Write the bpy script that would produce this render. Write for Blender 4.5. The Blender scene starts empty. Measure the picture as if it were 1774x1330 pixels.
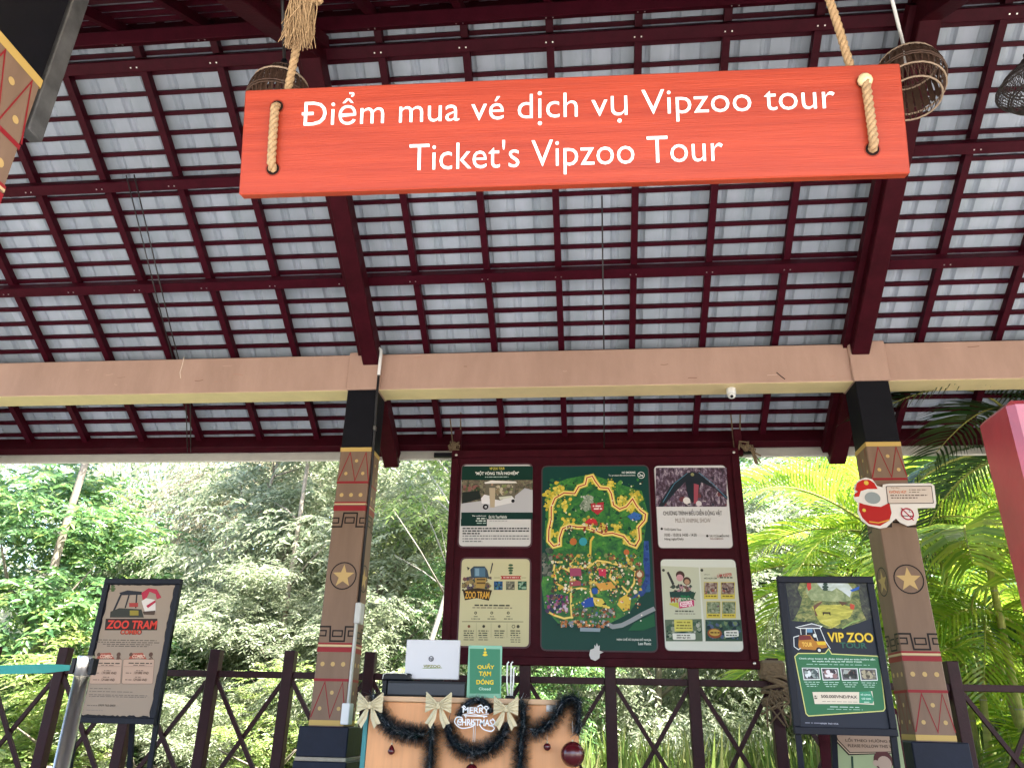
import bpy, math, random
import numpy as np
from mathutils import Vector, Matrix, Euler
R = math.radians
random.seed(7); rng = np.random.default_rng(7)
scene = bpy.context.scene
COL = scene.collection

# ------------------------------------------------------------------ camera
YAW, PITCH, ROLL, FPX = .1052, .41, .0237, 1332.0
CAM = Vector((-.1613, -5.4205, .72))
_fw = Vector((-math.sin(YAW)*math.cos(PITCH), math.cos(YAW)*math.cos(PITCH), math.sin(PITCH)))
_r = Vector((math.cos(YAW), math.sin(YAW), 0)); _u = _r.cross(_fw)
RIGHT = math.cos(ROLL)*_r + math.sin(ROLL)*_u
UP = -math.sin(ROLL)*_r + math.cos(ROLL)*_u
cam_d = bpy.data.cameras.new('camera'); cam = bpy.data.objects.new('camera', cam_d); COL.objects.link(cam)
cam_d.sensor_width = 36; cam_d.lens = FPX/1774*36; cam_d.clip_end = 600; cam_d.clip_start = .05
M = Matrix((RIGHT, UP, -_fw)).transposed().to_4x4(); M.translation = CAM
cam.matrix_world = M
scene.camera = cam

# ------------------------------------------------------------------ light
SUN = Vector((.62, -.36, 1.20)).normalized()
w = bpy.data.worlds.new('World'); scene.world = w; w.use_nodes = True
nt = w.node_tree; nt.nodes.clear()
sky = nt.nodes.new('ShaderNodeTexSky'); sky.sky_type = 'NISHITA'; sky.sun_disc = False
sky.sun_elevation = math.asin(SUN.z); sky.sun_rotation = math.atan2(SUN.x, SUN.y)
sky.dust_density = 3.0; sky.air_density = 1.0
bg = nt.nodes.new('ShaderNodeBackground'); bg.inputs[1].default_value = .15
out = nt.nodes.new('ShaderNodeOutputWorld')
nt.links.new(sky.outputs[0], bg.inputs[0]); nt.links.new(bg.outputs[0], out.inputs[0])
sl = bpy.data.lights.new('sun', 'SUN'); sl.energy = 5.0; sl.angle = R(.5); sl.color = (1, .95, .87)
so = bpy.data.objects.new('sun', sl); COL.objects.link(so)
so.rotation_euler = SUN.to_track_quat('Z', 'Y').to_euler()
vs = scene.view_settings
vs.view_transform = 'Standard'; vs.look = 'None'; vs.exposure = 2.8; vs.gamma = 1; vs.use_curve_mapping = False

# ------------------------------------------------------------------ helpers
def ray(x, y):
    return _fw + RIGHT*((x-887)/FPX) - UP*((y-665)/FPX)
def at(x, y, Y):
    d = ray(x, y); return CAM + d*((Y-CAM.y)/d.y)
def atd(x, y, z):
    return CAM + ray(x, y)*z

def lin(c):
    c /= 255.0
    return c/12.92 if c <= .04045 else ((c+.055)/1.055)**2.4
def hexc(h):
    return (lin(int(h[0:2], 16)), lin(int(h[2:4], 16)), lin(int(h[4:6], 16)), 1)

def tag(o, label=None, cat=None, group=None, kind=None):
    if label: o['label'] = label
    if cat: o['category'] = cat
    if group: o['group'] = group
    if kind: o['kind'] = kind
    return o
def thing(name, label, cat, loc=(0, 0, 0), rz=0, group=None):
    o = bpy.data.objects.new(name, None); COL.objects.link(o); o.empty_display_size = .1
    o.location = loc; o.rotation_euler = (0, 0, rz)
    return tag(o, label, cat, group)
def link(name, me, parent=None, mw=None):
    o = bpy.data.objects.new(name, me); COL.objects.link(o)
    if parent is not None: o.parent = parent
    if mw is not None: o.matrix_basis = mw
    return o

def principled(name, col, rough=.5, metal=0, noise=0, nscale=8, bump=0, bscale=40, spec=.5, stretch=None, col2=None, coat=0):
    m = bpy.data.materials.new(name); m.use_nodes = True
    n = m.node_tree.nodes; L = m.node_tree.links; b = n['Principled BSDF']
    col = tuple(col[:3])+(1,)
    b.inputs['Base Color'].default_value = col; b.inputs['Roughness'].default_value = rough
    b.inputs['Metallic'].default_value = metal; b.inputs['Specular IOR Level'].default_value = spec
    if coat: b.inputs['Coat Weight'].default_value = coat; b.inputs['Coat Roughness'].default_value = .15
    if noise or bump:
        tc = n.new('ShaderNodeTexCoord'); mp = n.new('ShaderNodeMapping'); L.new(tc.outputs['Object'], mp.inputs[0])
        if stretch: mp.inputs['Scale'].default_value = stretch
    if noise:
        t = n.new('ShaderNodeTexNoise'); t.inputs['Scale'].default_value = nscale; t.inputs['Detail'].default_value = 6
        t.inputs['Roughness'].default_value = .65
        L.new(mp.outputs[0], t.inputs['Vector'])
        r = n.new('ShaderNodeValToRGB'); r.color_ramp.elements[0].position = .3; r.color_ramp.elements[1].position = .7
        c2 = col2 or tuple(c*(1-noise) for c in col[:3])
        r.color_ramp.elements[0].color = tuple(c2[:3])+(1,); r.color_ramp.elements[1].color = col
        L.new(t.outputs[0], r.inputs[0]); L.new(r.outputs[0], b.inputs['Base Color'])
    if bump:
        t2 = n.new('ShaderNodeTexNoise'); t2.inputs['Scale'].default_value = bscale; t2.inputs['Detail'].default_value = 4
        L.new(mp.outputs[0], t2.inputs['Vector'])
        bp = n.new('ShaderNodeBump'); bp.inputs['Strength'].default_value = bump; bp.inputs['Distance'].default_value = .01
        L.new(t2.outputs[0], bp.inputs['Height']); L.new(bp.outputs[0], b.inputs['Normal'])
    return m
_pc = {}
def ink(h, rough=.45):
    if not isinstance(h, str): return h
    k = (h, rough)
    if k not in _pc:
        _pc[k] = principled('ink_'+h, hexc(h), rough, spec=.18)
    return _pc[k]

def photo(name, cols, scale=18, stretch=(1, 1, 1)):
    """speckled many-coloured print of a photograph"""
    m = bpy.data.materials.new('photo_'+name); m.use_nodes = True; n = m.node_tree.nodes; L = m.node_tree.links; b = n['Principled BSDF']
    tc = n.new('ShaderNodeTexCoord'); mp = n.new('ShaderNodeMapping'); mp.inputs['Scale'].default_value = stretch; L.new(tc.outputs['Object'], mp.inputs[0])
    t = n.new('ShaderNodeTexNoise'); t.inputs['Scale'].default_value = scale; t.inputs['Detail'].default_value = 7; t.inputs['Roughness'].default_value = .7; t.inputs['Distortion'].default_value = .6
    L.new(mp.outputs[0], t.inputs['Vector']); r = n.new('ShaderNodeValToRGB'); e = r.color_ramp.elements
    while len(e) < len(cols): e.new(.5)
    for i, c in enumerate(cols): e[i].position = .30+.40*i/(len(cols)-1); e[i].color = hexc(c)
    L.new(t.outputs[0], r.inputs[0]); L.new(r.outputs[0], b.inputs['Base Color']); b.inputs['Roughness'].default_value = .45; b.inputs['Specular IOR Level'].default_value = .3
    return m

class MB:
    """collects faces with material slots; build() links them as one mesh object"""
    def __init__(s): s.v = []; s.f = []; s.m = []; s.mats = []; s.smooth = []
    def slot(s, mat):
        if mat not in s.mats: s.mats.append(mat)
        return s.mats.index(mat)
    def add(s, vs, fs, mat, smooth=False):
        b = len(s.v); k = s.slot(mat); s.v += [tuple(v) for v in vs]
        for f in fs: s.f.append(tuple(i+b for i in f)); s.m.append(k); s.smooth.append(smooth)
    def box(s, lo, hi, mat, T=None, bev=0):
        x0, y0, z0 = lo; x1, y1, z1 = hi
        if bev <= 0:
            vs = [Vector(p) for p in ((x0,y0,z0),(x1,y0,z0),(x1,y1,z0),(x0,y1,z0),(x0,y0,z1),(x1,y0,z1),(x1,y1,z1),(x0,y1,z1))]
            fs = [(0,3,2,1),(4,5,6,7),(0,1,5,4),(1,2,6,5),(2,3,7,6),(3,0,4,7)]
        else:
            # chamfer all edges: 24 verts
            b = min(bev, (x1-x0)/2.01, (y1-y0)/2.01, (z1-z0)/2.01); vs = []; idx = {}
            for i, sx in enumerate((x0, x1)):
                for j, sy in enumerate((y0, y1)):
                    for k, sz in enumerate((z0, z1)):
                        dx = b if i == 0 else -b; dy = b if j == 0 else -b; dz = b if k == 0 else -b
                        idx[i, j, k, 0] = len(vs); vs.append(Vector((sx, sy+dy, sz+dz)))
                        idx[i, j, k, 1] = len(vs); vs.append(Vector((sx+dx, sy, sz+dz)))
                        idx[i, j, k, 2] = len(vs); vs.append(Vector((sx+dx, sy+dy, sz)))
            fs = []
            for i in (0, 1):
                q = [idx[i,0,0,0], idx[i,1,0,0], idx[i,1,1,0], idx[i,0,1,0]]; fs.append(q if i else q[::-1])
                q = [idx[0,i,0,1], idx[0,i,1,1], idx[1,i,1,1], idx[1,i,0,1]]; fs.append(q if i else q[::-1])
                q = [idx[0,0,i,2], idx[1,0,i,2], idx[1,1,i,2], idx[0,1,i,2]]; fs.append(q if i else q[::-1])
            for a in (0, 1):
                for c in (0, 1):
                    fs.append([idx[a,c,0,0], idx[a,c,1,0], idx[a,c,1,1], idx[a,c,0,1]])
                    fs.append([idx[a,0,c,0], idx[a,1,c,0], idx[a,1,c,2], idx[a,0,c,2]])
                    fs.append([idx[0,a,c,1], idx[1,a,c,1], idx[1,a,c,2], idx[0,a,c,2]])
                    for e in (0, 1): fs.append([idx[a,c,e,0], idx[a,c,e,1], idx[a,c,e,2]])
            ctr = Vector(((x0+x1)/2, (y0+y1)/2, (z0+z1)/2))
            fix = []
            for f in fs:
                p = [vs[i] for i in f]; nn = (p[1]-p[0]).cross(p[2]-p[0])
                cc = sum(p, Vector())/len(p)
                fix.append(tuple(f) if nn.dot(cc-ctr) > 0 else tuple(f[::-1]))
            fs = fix
        if T is not None: vs = [T @ v for v in vs]
        s.add(vs, fs, mat)
    def bar(s, a, b, wd, dp, mat, up=(0, 0, 1), bev=0):
        a = Vector(a); b = Vector(b); z = (b-a); L = z.length; z.normalize()
        x = Vector(up).cross(z)
        if x.length < 1e-4: x = Vector((1, 0, 0)).cross(z)
        x.normalize(); y = z.cross(x)
        T = Matrix((x, y, z)).transposed().to_4x4(); T.translation = a
        s.box((-wd/2, -dp/2, 0), (wd/2, dp/2, L), mat, T, bev)
    def tube(s, pts, r, mat, n=8, cap=True, smooth=True):
        pts = [Vector(p) for p in pts]; rs = r if hasattr(r, '__len__') else [r]*len(pts)
        vs = []; fs = []; ref = None
        for i, p in enumerate(pts):
            d = (pts[min(i+1, len(pts)-1)]-pts[max(i-1, 0)]).normalized()
            if ref is None:
                ref = d.orthogonal().normalized()
            ref = (ref - d*ref.dot(d)).normalized(); bi = d.cross(ref)
            for k in range(n):
                a = 2*math.pi*k/n; vs.append(p+(ref*math.cos(a)+bi*math.sin(a))*rs[i])
        for i in range(len(pts)-1):
            for k in range(n):
                fs.append((i*n+k, i*n+(k+1) % n, (i+1)*n+(k+1) % n, (i+1)*n+k))
        if cap:
            fs.append(tuple(range(n))[::-1]); fs.append(tuple((len(pts)-1)*n+k for k in range(n)))
        s.add(vs, fs, mat, smooth)
    def lathe(s, prof, mat, c=(0, 0, 0), n=20, smooth=True, T=None):
        vs = []; fs = []
        for r, z in prof:
            for k in range(n):
                a = 2*math.pi*k/n; vs.append(Vector((c[0]+r*math.cos(a), c[1]+r*math.sin(a), c[2]+z)))
        for i in range(len(prof)-1):
            for k in range(n): fs.append((i*n+k, i*n+(k+1) % n, (i+1)*n+(k+1) % n, (i+1)*n+k))
        fs.append(tuple(range(n))[::-1]); fs.append(tuple((len(prof)-1)*n+k for k in range(n)))
        if T is not None: vs = [T @ v for v in vs]
        s.add(vs, fs, mat, smooth)
    def mesh(s, name):
        me = bpy.data.meshes.new(name); me.from_pydata(s.v, [], s.f)
        for m in s.mats: me.materials.append(m)
        me.polygons.foreach_set('material_index', s.m); me.polygons.foreach_set('use_smooth', s.smooth)
        me.update(); return me
    def build(s, name, parent=None, mw=None):
        return link(name, s.mesh(name), parent, mw)

def frame(O, u, v):
    u = Vector(u).normalized(); v = Vector(v); n = u.cross(v).normalized(); v = n.cross(u)
    T = Matrix((u, v, n)).transposed().to_4x4(); T.translation = Vector(O); return T

# ---- text as mesh polygons
_tc = {}
def text_poly(body, off=0.0):
    k = (body, off)
    if k not in _tc:
        c = bpy.data.curves.new('t', 'FONT'); c.body = body; c.size = 1; c.offset = off; c.resolution_u = 3; c.fill_mode = 'FRONT'
        o = bpy.data.objects.new('t', c)
        def grab(t):
            c.body = t; me = o.to_mesh()
            r = np.array([v.co[:2] for v in me.vertices]), [tuple(p.vertices) for p in me.polygons]
            o.to_mesh_clear(); return r
        vs, fs = grab(body.replace('Đ', 'D'))
        for i, ch in enumerate(body):           # the bar of the crossed D
            if ch == 'Đ':
                dv = grab('D')[0]; right = grab(body[:i].replace('Đ', 'D')+'D')[0][:, 0].max(); h_ = dv[:, 1].max(); left = right-(dv[:, 0].max()-dv[:, 0].min())
                n0 = len(vs); vs = np.vstack([vs, [(left-.09*h_, h_*.45), (left+.38*h_, h_*.45), (left+.38*h_, h_*.57), (left-.09*h_, h_*.57)]]); fs = fs+[(n0, n0+1, n0+2, n0+3)]
        bpy.data.objects.remove(o); bpy.data.curves.remove(c)
        _tc[k] = (vs, fs)
    return _tc[k]

class Print:
    """flat print on a panel: local x = right, y = up, z = out of the panel. px=True coordinates are pixels of the photo,
    dropped on to the panel's own plane"""
    def __init__(s, T, crop=None):
        s.T = T; s.Ti = T.inverted(); s.mb = MB(); s.n = 0; s.crop = crop
        s.N = T.to_3x3() @ Vector((0, 0, 1)); s.O = T.translation
    def L(s, x, y):
        if s.crop: x = s.crop[0]+x/s.crop[2]; y = s.crop[1]+y/s.crop[2]
        d = ray(x, y); t = (s.O-CAM).dot(s.N)/d.dot(s.N); p = s.Ti @ (CAM+d*t)
        return (p.x, p.y)
    def z(s, layer):
        s.n += 1; return .0008+layer*.0005+s.n*6e-6
    def poly(s, pts, col, layer=1, px=True):
        if px: pts = [s.L(*p) for p in pts]
        z = s.z(layer); a = sum(pts[i-1][0]*pts[i][1]-pts[i][0]*pts[i-1][1] for i in range(len(pts)))
        if a < 0: pts = pts[::-1]
        s.mb.add([(p[0], p[1], z) for p in pts], [tuple(range(len(pts)))], ink(col))
    def rect(s, x0, y0, x1, y1, col, layer=1, px=True):
        s.poly([(x0, y0), (x1, y0), (x1, y1), (x0, y1)], col, layer, px)
    def rrect(s, pts4, r, col, layer=1):
        """rounded quad given 4 local corners"""
        s.poly(rounded(pts4, r), col, layer, False)
    def circ(s, c, r, col, layer=1, px=True, n=18, ry=None):
        if px: c = s.L(*c)
        s.poly([(c[0]+r*math.cos(2*math.pi*k/n), c[1]+(ry or r)*math.sin(2*math.pi*k/n)) for k in range(n)], col, layer, False)
    def ring(s, c, r, wd, col, layer=1, px=True, n=28):
        if px: c = s.L(*c)
        s.line([(c[0]+r*math.cos(2*math.pi*k/n), c[1]+r*math.sin(2*math.pi*k/n)) for k in range(n+1)], wd, col, layer, False)
    def line(s, pts, wd, col, layer=1, px=True):
        if px: pts = [s.L(*p) for p in pts]
        z = s.z(layer); P = [Vector(p) for p in pts]; vs = []; fs = []
        closed = (P[0]-P[-1]).length < 1e-6
        for i, p in enumerate(P):
            a = P[i-1] if i else (P[-2] if closed else p); b = P[i+1] if i < len(P)-1 else (P[1] if closed else p)
            d1 = (p-a); d2 = (b-p)
            if d1.length < 1e-9: d1 = d2
            if d2.length < 1e-9: d2 = d1
            d1 = d1.normalized(); d2 = d2.normalized(); t = (d1+d2)
            t = t.normalized() if t.length > 1e-6 else d1
            nrm = Vector((-t.y, t.x)); k = min(1/max(.35, nrm.dot(Vector((-d1.y, d1.x)))), 2.5)
            vs += [(p.x+nrm.x*wd/2*k, p.y+nrm.y*wd/2*k, z), (p.x-nrm.x*wd/2*k, p.y-nrm.y*wd/2*k, z)]
        for i in range(len(P)-1): fs.append((2*i+1, 2*i+3, 2*i+2, 2*i))
        s.mb.add(vs, fs, ink(col))
    def text(s, body, x0, yb, x1, yt, col, layer=3, off=0.0, px=True, skew=0, slope=0, into=None):
        """text whose ink box is x0..x1, yb(bottom)..yt(top)"""
        if px: (x0, yb), (x1, yt2), (_, yt) = s.L(x0, yb), s.L(x1, yb), s.L(x0, yt)
        vs, fs = text_poly(body, off)
        lo = vs.min(0); hi = vs.max(0); q = (vs-lo)/(hi-lo)
        X = x0+q[:, 0]*(x1-x0)+q[:, 1]*skew; Y = yb+q[:, 1]*(yt-yb)+q[:, 0]*slope
        z = s.z(layer); (into or s.mb).add([(a, b, z) for a, b in zip(X, Y)], fs, ink(col))
    def greek(s, x0, x1, y, h, col, layer=2, px=True, word=.03):
        """a line of print too small to read: runs of short dashes"""
        if px: (x0, yy), (x1, _), (_, y2) = s.L(x0, y), s.L(x1, y), s.L(x0, y+h); h = abs(yy-y2); y = yy
        x = x0
        while x < x1:
            wd = random.uniform(.4, 1.6)*word; e = min(x+wd, x1)
            s.rect(x, y-h/2, e, y+h/2, col, layer, False); x = e+word*.28
    def blobs(s, quad, n, r, cols, layer=2):
        """loose patches of colour of a printed picture, kept inside the quad (photo pixels)"""
        q = [Vector(s.L(*p)) for p in quad]
        for _ in range(n):
            a = random.random(); b = random.random()
            rr = r*random.uniform(.4, 1.3)
            p = (q[0].lerp(q[1], a)).lerp(q[3].lerp(q[2], a), b)
            ctr = sum(q, Vector((0, 0)))/4
            m = max(abs(q[1].x-q[0].x), 1e-3)/2-rr; k = max(abs(q[3].y-q[0].y), 1e-3)/2-rr
            p.x = ctr.x+max(-m, min(m, p.x-ctr.x)); p.y = ctr.y+max(-k, min(k, p.y-ctr.y))
            kk = random.randint(5, 8); ph = random.random()*6
            s.poly([(p.x+rr*random.uniform(.55, 1)*math.cos(ph+2*math.pi*i/kk), p.y+rr*random.uniform(.55, 1)*math.sin(ph+2*math.pi*i/kk)) for i in range(kk)], random.choice(cols), layer, False)
    def build(s, name, parent):
        o = s.mb.build(name, parent); o.matrix_basis = parent.matrix_world.inverted() @ s.T if parent else s.T
        return o
def rounded(pts, r, n=5):
    out = []; N = len(pts)
    for i in range(N):
        p = Vector(pts[i]); a = (Vector(pts[i-1])-p).normalized(); b = (Vector(pts[(i+1) % N])-p).normalized()
        A = p+a*r; B = p+b*r
        for k in range(n+1):
            t = k/n; out.append(tuple(A*(1-t)**2+p*2*t*(1-t)+B*t*t))
    return out

# ------------------------------------------------------------------ materials
MAROON = principled('maroon_paint', (.052, .0035, .011), .5, noise=.35, nscale=14, bump=.15, bscale=60, spec=.10)
MAROON2 = principled('maroon_paint_dull', (.050, .0042, .010), .55, noise=.4, nscale=9, bump=.2, bscale=50, spec=.10)
MAROONF = principled('fence_maroon', (.036, .006, .010), .5, noise=.4, nscale=12, bump=.2, bscale=60, spec=.25)
SHEET = principled('roof_sheet', (.455, .505, .60), .5, noise=.3, nscale=2.6, spec=.3, stretch=(1.6, .5, 1), col2=(.30, .36, .42))
_n = SHEET.node_tree.nodes; _L = SHEET.node_tree.links; _b = _n['Principled BSDF']; _src = _b.inputs['Base Color'].links[0].from_socket
_oi = _n.new('ShaderNodeObjectInfo'); _mr = _n.new('ShaderNodeMapRange'); _mr.inputs[3].default_value = .84; _mr.inputs[4].default_value = 1.14
_hs = _n.new('ShaderNodeHueSaturation'); _L.new(_oi.outputs['Random'], _mr.inputs[0]); _L.new(_mr.outputs[0], _hs.inputs['Value']); _L.new(_src, _hs.inputs['Color'])
_tx = _n.new('ShaderNodeTexNoise'); _tx.inputs['Scale'].default_value = 1.1; _tx.inputs['Detail'].default_value = 8; _tc2 = _n.new('ShaderNodeTexCoord'); _L.new(_tc2.outputs['Object'], _tx.inputs['Vector'])
_mp = _n.new('ShaderNodeMapRange'); _mp.inputs[1].default_value = .62; _mp.inputs[2].default_value = .74; _mp.inputs[4].default_value = .55; _L.new(_tx.outputs[0], _mp.inputs[0])
_mx = _n.new('ShaderNodeMixRGB'); _mx.inputs[2].default_value = (.20, .19, .16, 1); _L.new(_mp.outputs[0], _mx.inputs[0]); _L.new(_hs.outputs[0], _mx.inputs[1]); _L.new(_mx.outputs[0], _b.inputs['Base Color'])
TAN = principled('tan_plaster', (.53, .345, .275), .62, noise=.2, nscale=1.8, bump=.2, bscale=30, stretch=(1.4, 1, .45), col2=(.41, .262, .205), spec=.25)
TANP = principled('tan_post', (.26, .166, .116), .6, spec=.2, noise=.28, nscale=4, bump=.12, bscale=30, stretch=(1, 1, .15))
YEL = principled('yellow_paint', (.86, .70, .40), .55, noise=.12, nscale=6)
BLACK = principled('black_paint', (.008, .008, .012), .6, spec=.15, noise=.3, nscale=10, bump=.1, bscale=40)
NAVY = principled('plinth_paint', (.012, .016, .034), .5, spec=.2, noise=.35, nscale=8, bump=.15, bscale=30)
MORTAR = principled('plinth_joint', (.42, .36, .28), .8, noise=.3, nscale=20)
WHITE = principled('white_plastic', (.80, .80, .80), .4, spec=.4)
OFFW = principled('off_white', (.72, .70, .66), .6, noise=.15, nscale=10)
STEEL = principled('brushed_steel', (.74, .72, .67), .30, metal=1, bump=.05, bscale=200)
DARKM = principled('dark_metal', (.010, .011, .018), .5, spec=.2)
BLKP = principled('black_plastic', (.006, .007, .011), .4, spec=.25)
ROPE = principled('rope_fibre', (.42, .275, .145), .85, noise=.4, nscale=60, bump=.5, bscale=150)
ROPED = principled('old_rope', (.20, .14, .08), .9, noise=.4, nscale=60, bump=.5, bscale=150)
RED = principled('red_board', (.37, .048, .020), .42, noise=.16, nscale=3.2, stretch=(.30, 9, 9), bump=.2, bscale=30, col2=(.245, .026, .012), spec=.3)
REDP = principled('red_gloss', (.27, .025, .03), .3, noise=.5, nscale=3.5, coat=.6, bump=.15, bscale=14)
WOODC = principled('counter_wood', (.86, .40, .17), .5, noise=.18, nscale=2.5, stretch=(8, 1, .6), bump=.05)
WOODL = principled('counter_edge', (.72, .45, .26), .5, noise=.2, nscale=6, stretch=(.6, 8, 8))
TEAL = principled('teal_laminate', (.03, .22, .23), .4)
RATTAN = principled('rattan', (.095, .050, .032), .6, noise=.5, nscale=40)
RATTANL = principled('rattan_pale', (.42, .31, .22), .6, noise=.4, nscale=40)
TILEF = principled('floor_tile', (.32, .28, .24), .5, noise=.2, nscale=2)
PAVE = principled('pale_paving', (.36, .34, .31), .75, noise=.25, nscale=1.2, bump=.2, bscale=8)
EARTH = principled('earth', (.16, .12, .07), .9, noise=.5, nscale=1.5, bump=.4, bscale=6, col2=(.07, .09, .03))
BARK = principled('bark', (.26, .22, .17), .85, noise=.5, nscale=10, bump=.6, bscale=25)
BARKP = principled('pale_bark', (.34, .31, .26), .8, noise=.35, nscale=9, bump=.4, bscale=25)
PSTEM = principled('palm_stem', (.36, .36, .08), .55, noise=.4, nscale=5, stretch=(1, 1, 3))
BAUB = principled('bauble', (.085, .004, .008), .25, coat=.5)
GOLDR = principled('gold_ribbon', (.66, .57, .36), .4, bump=.25, bscale=120)
WIRE = principled('dark_cable', (.02, .018, .02), .5)

def leaf_mat(name, cols, trans=.35, rough=.4):
    m = bpy.data.materials.new(name); m.use_nodes = True; n = m.node_tree.nodes; L = m.node_tree.links
    b = n['Principled BSDF']; g = n.new('ShaderNodeNewGeometry'); r = n.new('ShaderNodeValToRGB')
    e = r.color_ramp.elements
    while len(e) < len(cols): e.new(.5)
    for i, c in enumerate(cols): e[i].position = i/(len(cols)-1); e[i].color = tuple(c)+(1,)
    L.new(g.outputs['Random Per Island'], r.inputs[0]); L.new(r.outputs[0], b.inputs['Base Color'])
    b.inputs['Roughness'].default_value = rough; b.inputs['Specular IOR Level'].default_value = .5
    t = n.new('ShaderNodeBsdfTranslucent'); mx = n.new('ShaderNodeMixShader'); mx.inputs[0].default_value = trans
    hs = n.new('ShaderNodeHueSaturation'); hs.inputs['Value'].default_value = 1.7; hs.inputs['Hue'].default_value = .485
    L.new(r.outputs[0], hs.inputs['Color']); L.new(hs.outputs[0], t.inputs[0])
    L.new(b.outputs[0], mx.inputs[1]); L.new(t.outputs[0], mx.inputs[2]); L.new(mx.outputs[0], n['Material Output'].inputs[0])
    return m
LEAF_GREY = leaf_mat('leaf_grey', [(.09, .13, .07), (.20, .24, .14), (.32, .34, .24), (.16, .21, .11)], .45, .3)
LEAF_GREEN = leaf_mat('leaf_green', [(.04, .11, .035), (.10, .20, .055), (.08, .17, .07), (.18, .25, .06)], .42, .3)
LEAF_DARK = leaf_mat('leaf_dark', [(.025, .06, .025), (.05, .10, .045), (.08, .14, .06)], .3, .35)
LEAF_LIME = leaf_mat('leaf_lime', [(.14, .24, .06), (.23, .31, .09), (.34, .37, .17)], .48, .35)
LEAF_PALM = leaf_mat('leaf_palm', [(.10, .21, .02), (.18, .29, .03), (.27, .34, .04)], .5, .3)
LEAF_PALM_SHADE = leaf_mat('leaf_palm_shade', [(.012, .040, .010), (.022, .055, .014), (.04, .065, .018)], .2, .4)  # palm greens darkened: the shade under the eave is put into the leaf colour
LEAF_DRY = leaf_mat('leaf_dry', [(.22, .19, .12), (.36, .32, .22), (.16, .15, .09)], .35, .5)
GRASS = leaf_mat('grass_blades', [(.12, .22, .05), (.22, .30, .08), (.36, .36, .17)], .45, .4)

# ------------------------------------------------------------------ the setting
def sheet(name, x0, y0, x1, y1, z, mat, kind='structure'):
    b = MB(); b.add([(x0, y0, z), (x1, y0, z), (x1, y1, z), (x0, y1, z)], [(0, 1, 2, 3)], mat)
    o = b.build(name); o['kind'] = kind; return o
sheet('ground', -150, -150, 150, 150, -.80, EARTH)
sheet('paving', -14, -18, 14, -4.55, -.79, PAVE)
b = MB(); b.box((-8.2, -4.5, -.786), (8.2, 1.25, 0), TILEF, bev=.01); b.build('floor')['kind'] = 'structure'
# wooded slope rising behind the pavilion
hb = MB(); nx, ny = 40, 20; vs = []; fs = []
for j in range(ny+1):
    for i in range(nx+1):
        x = -30+60*i/nx; y = 9+30*j/ny; t = max(0, (y-10)/29)
        vs.append((x, y, -.85+9*t**.8+.5*math.sin(x*.7+y)*t))
for j in range(ny):
    for i in range(nx):
        a = j*(nx+1)+i; fs.append((a, a+1, a+nx+2, a+nx+1))
hb.add(vs, fs, principled('forest_floor', (.045, .05, .025), .9, noise=.5, nscale=1.5), True)
hb.build('hillside')['kind'] = 'structure'

# ------------------------------------------------------------------ pavilion
PAV = thing('ticket_pavilion', 'open pavilion with maroon framed tin roof, tan beam and painted posts', 'pavilion')
S = .5758; CS, SN = math.cos(S), math.sin(S)
YR = -1.93; ZP = 2.8654+.72      # roof frame plane z at Y=0
ZR = ZP - YR*math.tan(S)         # plane height at the ridge
VR = -YR/CS                      # slope length from the ridge to Y=0
def slope(side):
    T = Matrix.Translation((0, YR, ZR)) @ (Matrix.Rotation(math.pi, 4, 'Z') if side else Matrix()) @ Matrix.Rotation(-S, 4, 'X')
    return T       # local x along the ridge, y down the slope, z out of the roof
X0, X1 = -8.0, 8.0
VE = 1.12+VR                      # eave
purl_v = [.184, .991, 1.808, 2.630]
off = [.075, .115, .090, .030]
bat_v = [.135]
for pv, o_ in zip(purl_v, off):
    for k in range(6): bat_v.append(pv+o_+.1345*k)
bat_v = [v for v in bat_v if v < VE-.02]
def mesh_of(f, name):
    b = MB(); f(b); return b.mesh(name)
batten_me = mesh_of(lambda b: b.box((X0, -.014, .018), (X1, .014, .046), MAROON), 'batten')
rafter_me = mesh_of(lambda b: b.box((-.024, .02, -.045), (.024, VE-.03, .0175), MAROON), 'rafter')
purlin_me = mesh_of(lambda b: b.box((X0, -.038, -.125), (X1, .038, -.0455), MAROON, bev=.004), 'purlin')
def sheet_mesh(wv):
    P = .19; prof = [(0, 0), (.055, 0), (.070, .016), (.088, .023), (.106, .016), (.122, 0)]
    us = [];
    for k in range(wv):
        us += [(k*P+a, h) for a, h in prof]
    us += [(wv*P, 0), (wv*P+.055, 0), (wv*P+.070, .016), (wv*P+.088, .023)]; course = .1375; vs = []; fs = []; n = len(us); v = 0; rows = []
    while v < VE+.07:
        e = min(v+course, VE+.08)
        rows += [(v, .055), (e, .060)]; v = e
    for rv, h in rows:
        for a, hh in us: vs.append((a, rv, h+hh-.006*(1 if rv else 1)))
    for r in range(len(rows)-1):
        for i in range(n-1):
            q = r*n+i; fs.append((q, q+1, q+n+1, q+n))
    b = MB(); b.add(vs, fs, SHEET, False); return b.mesh('roof_sheet')
sheet_me = sheet_mesh(4)
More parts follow.
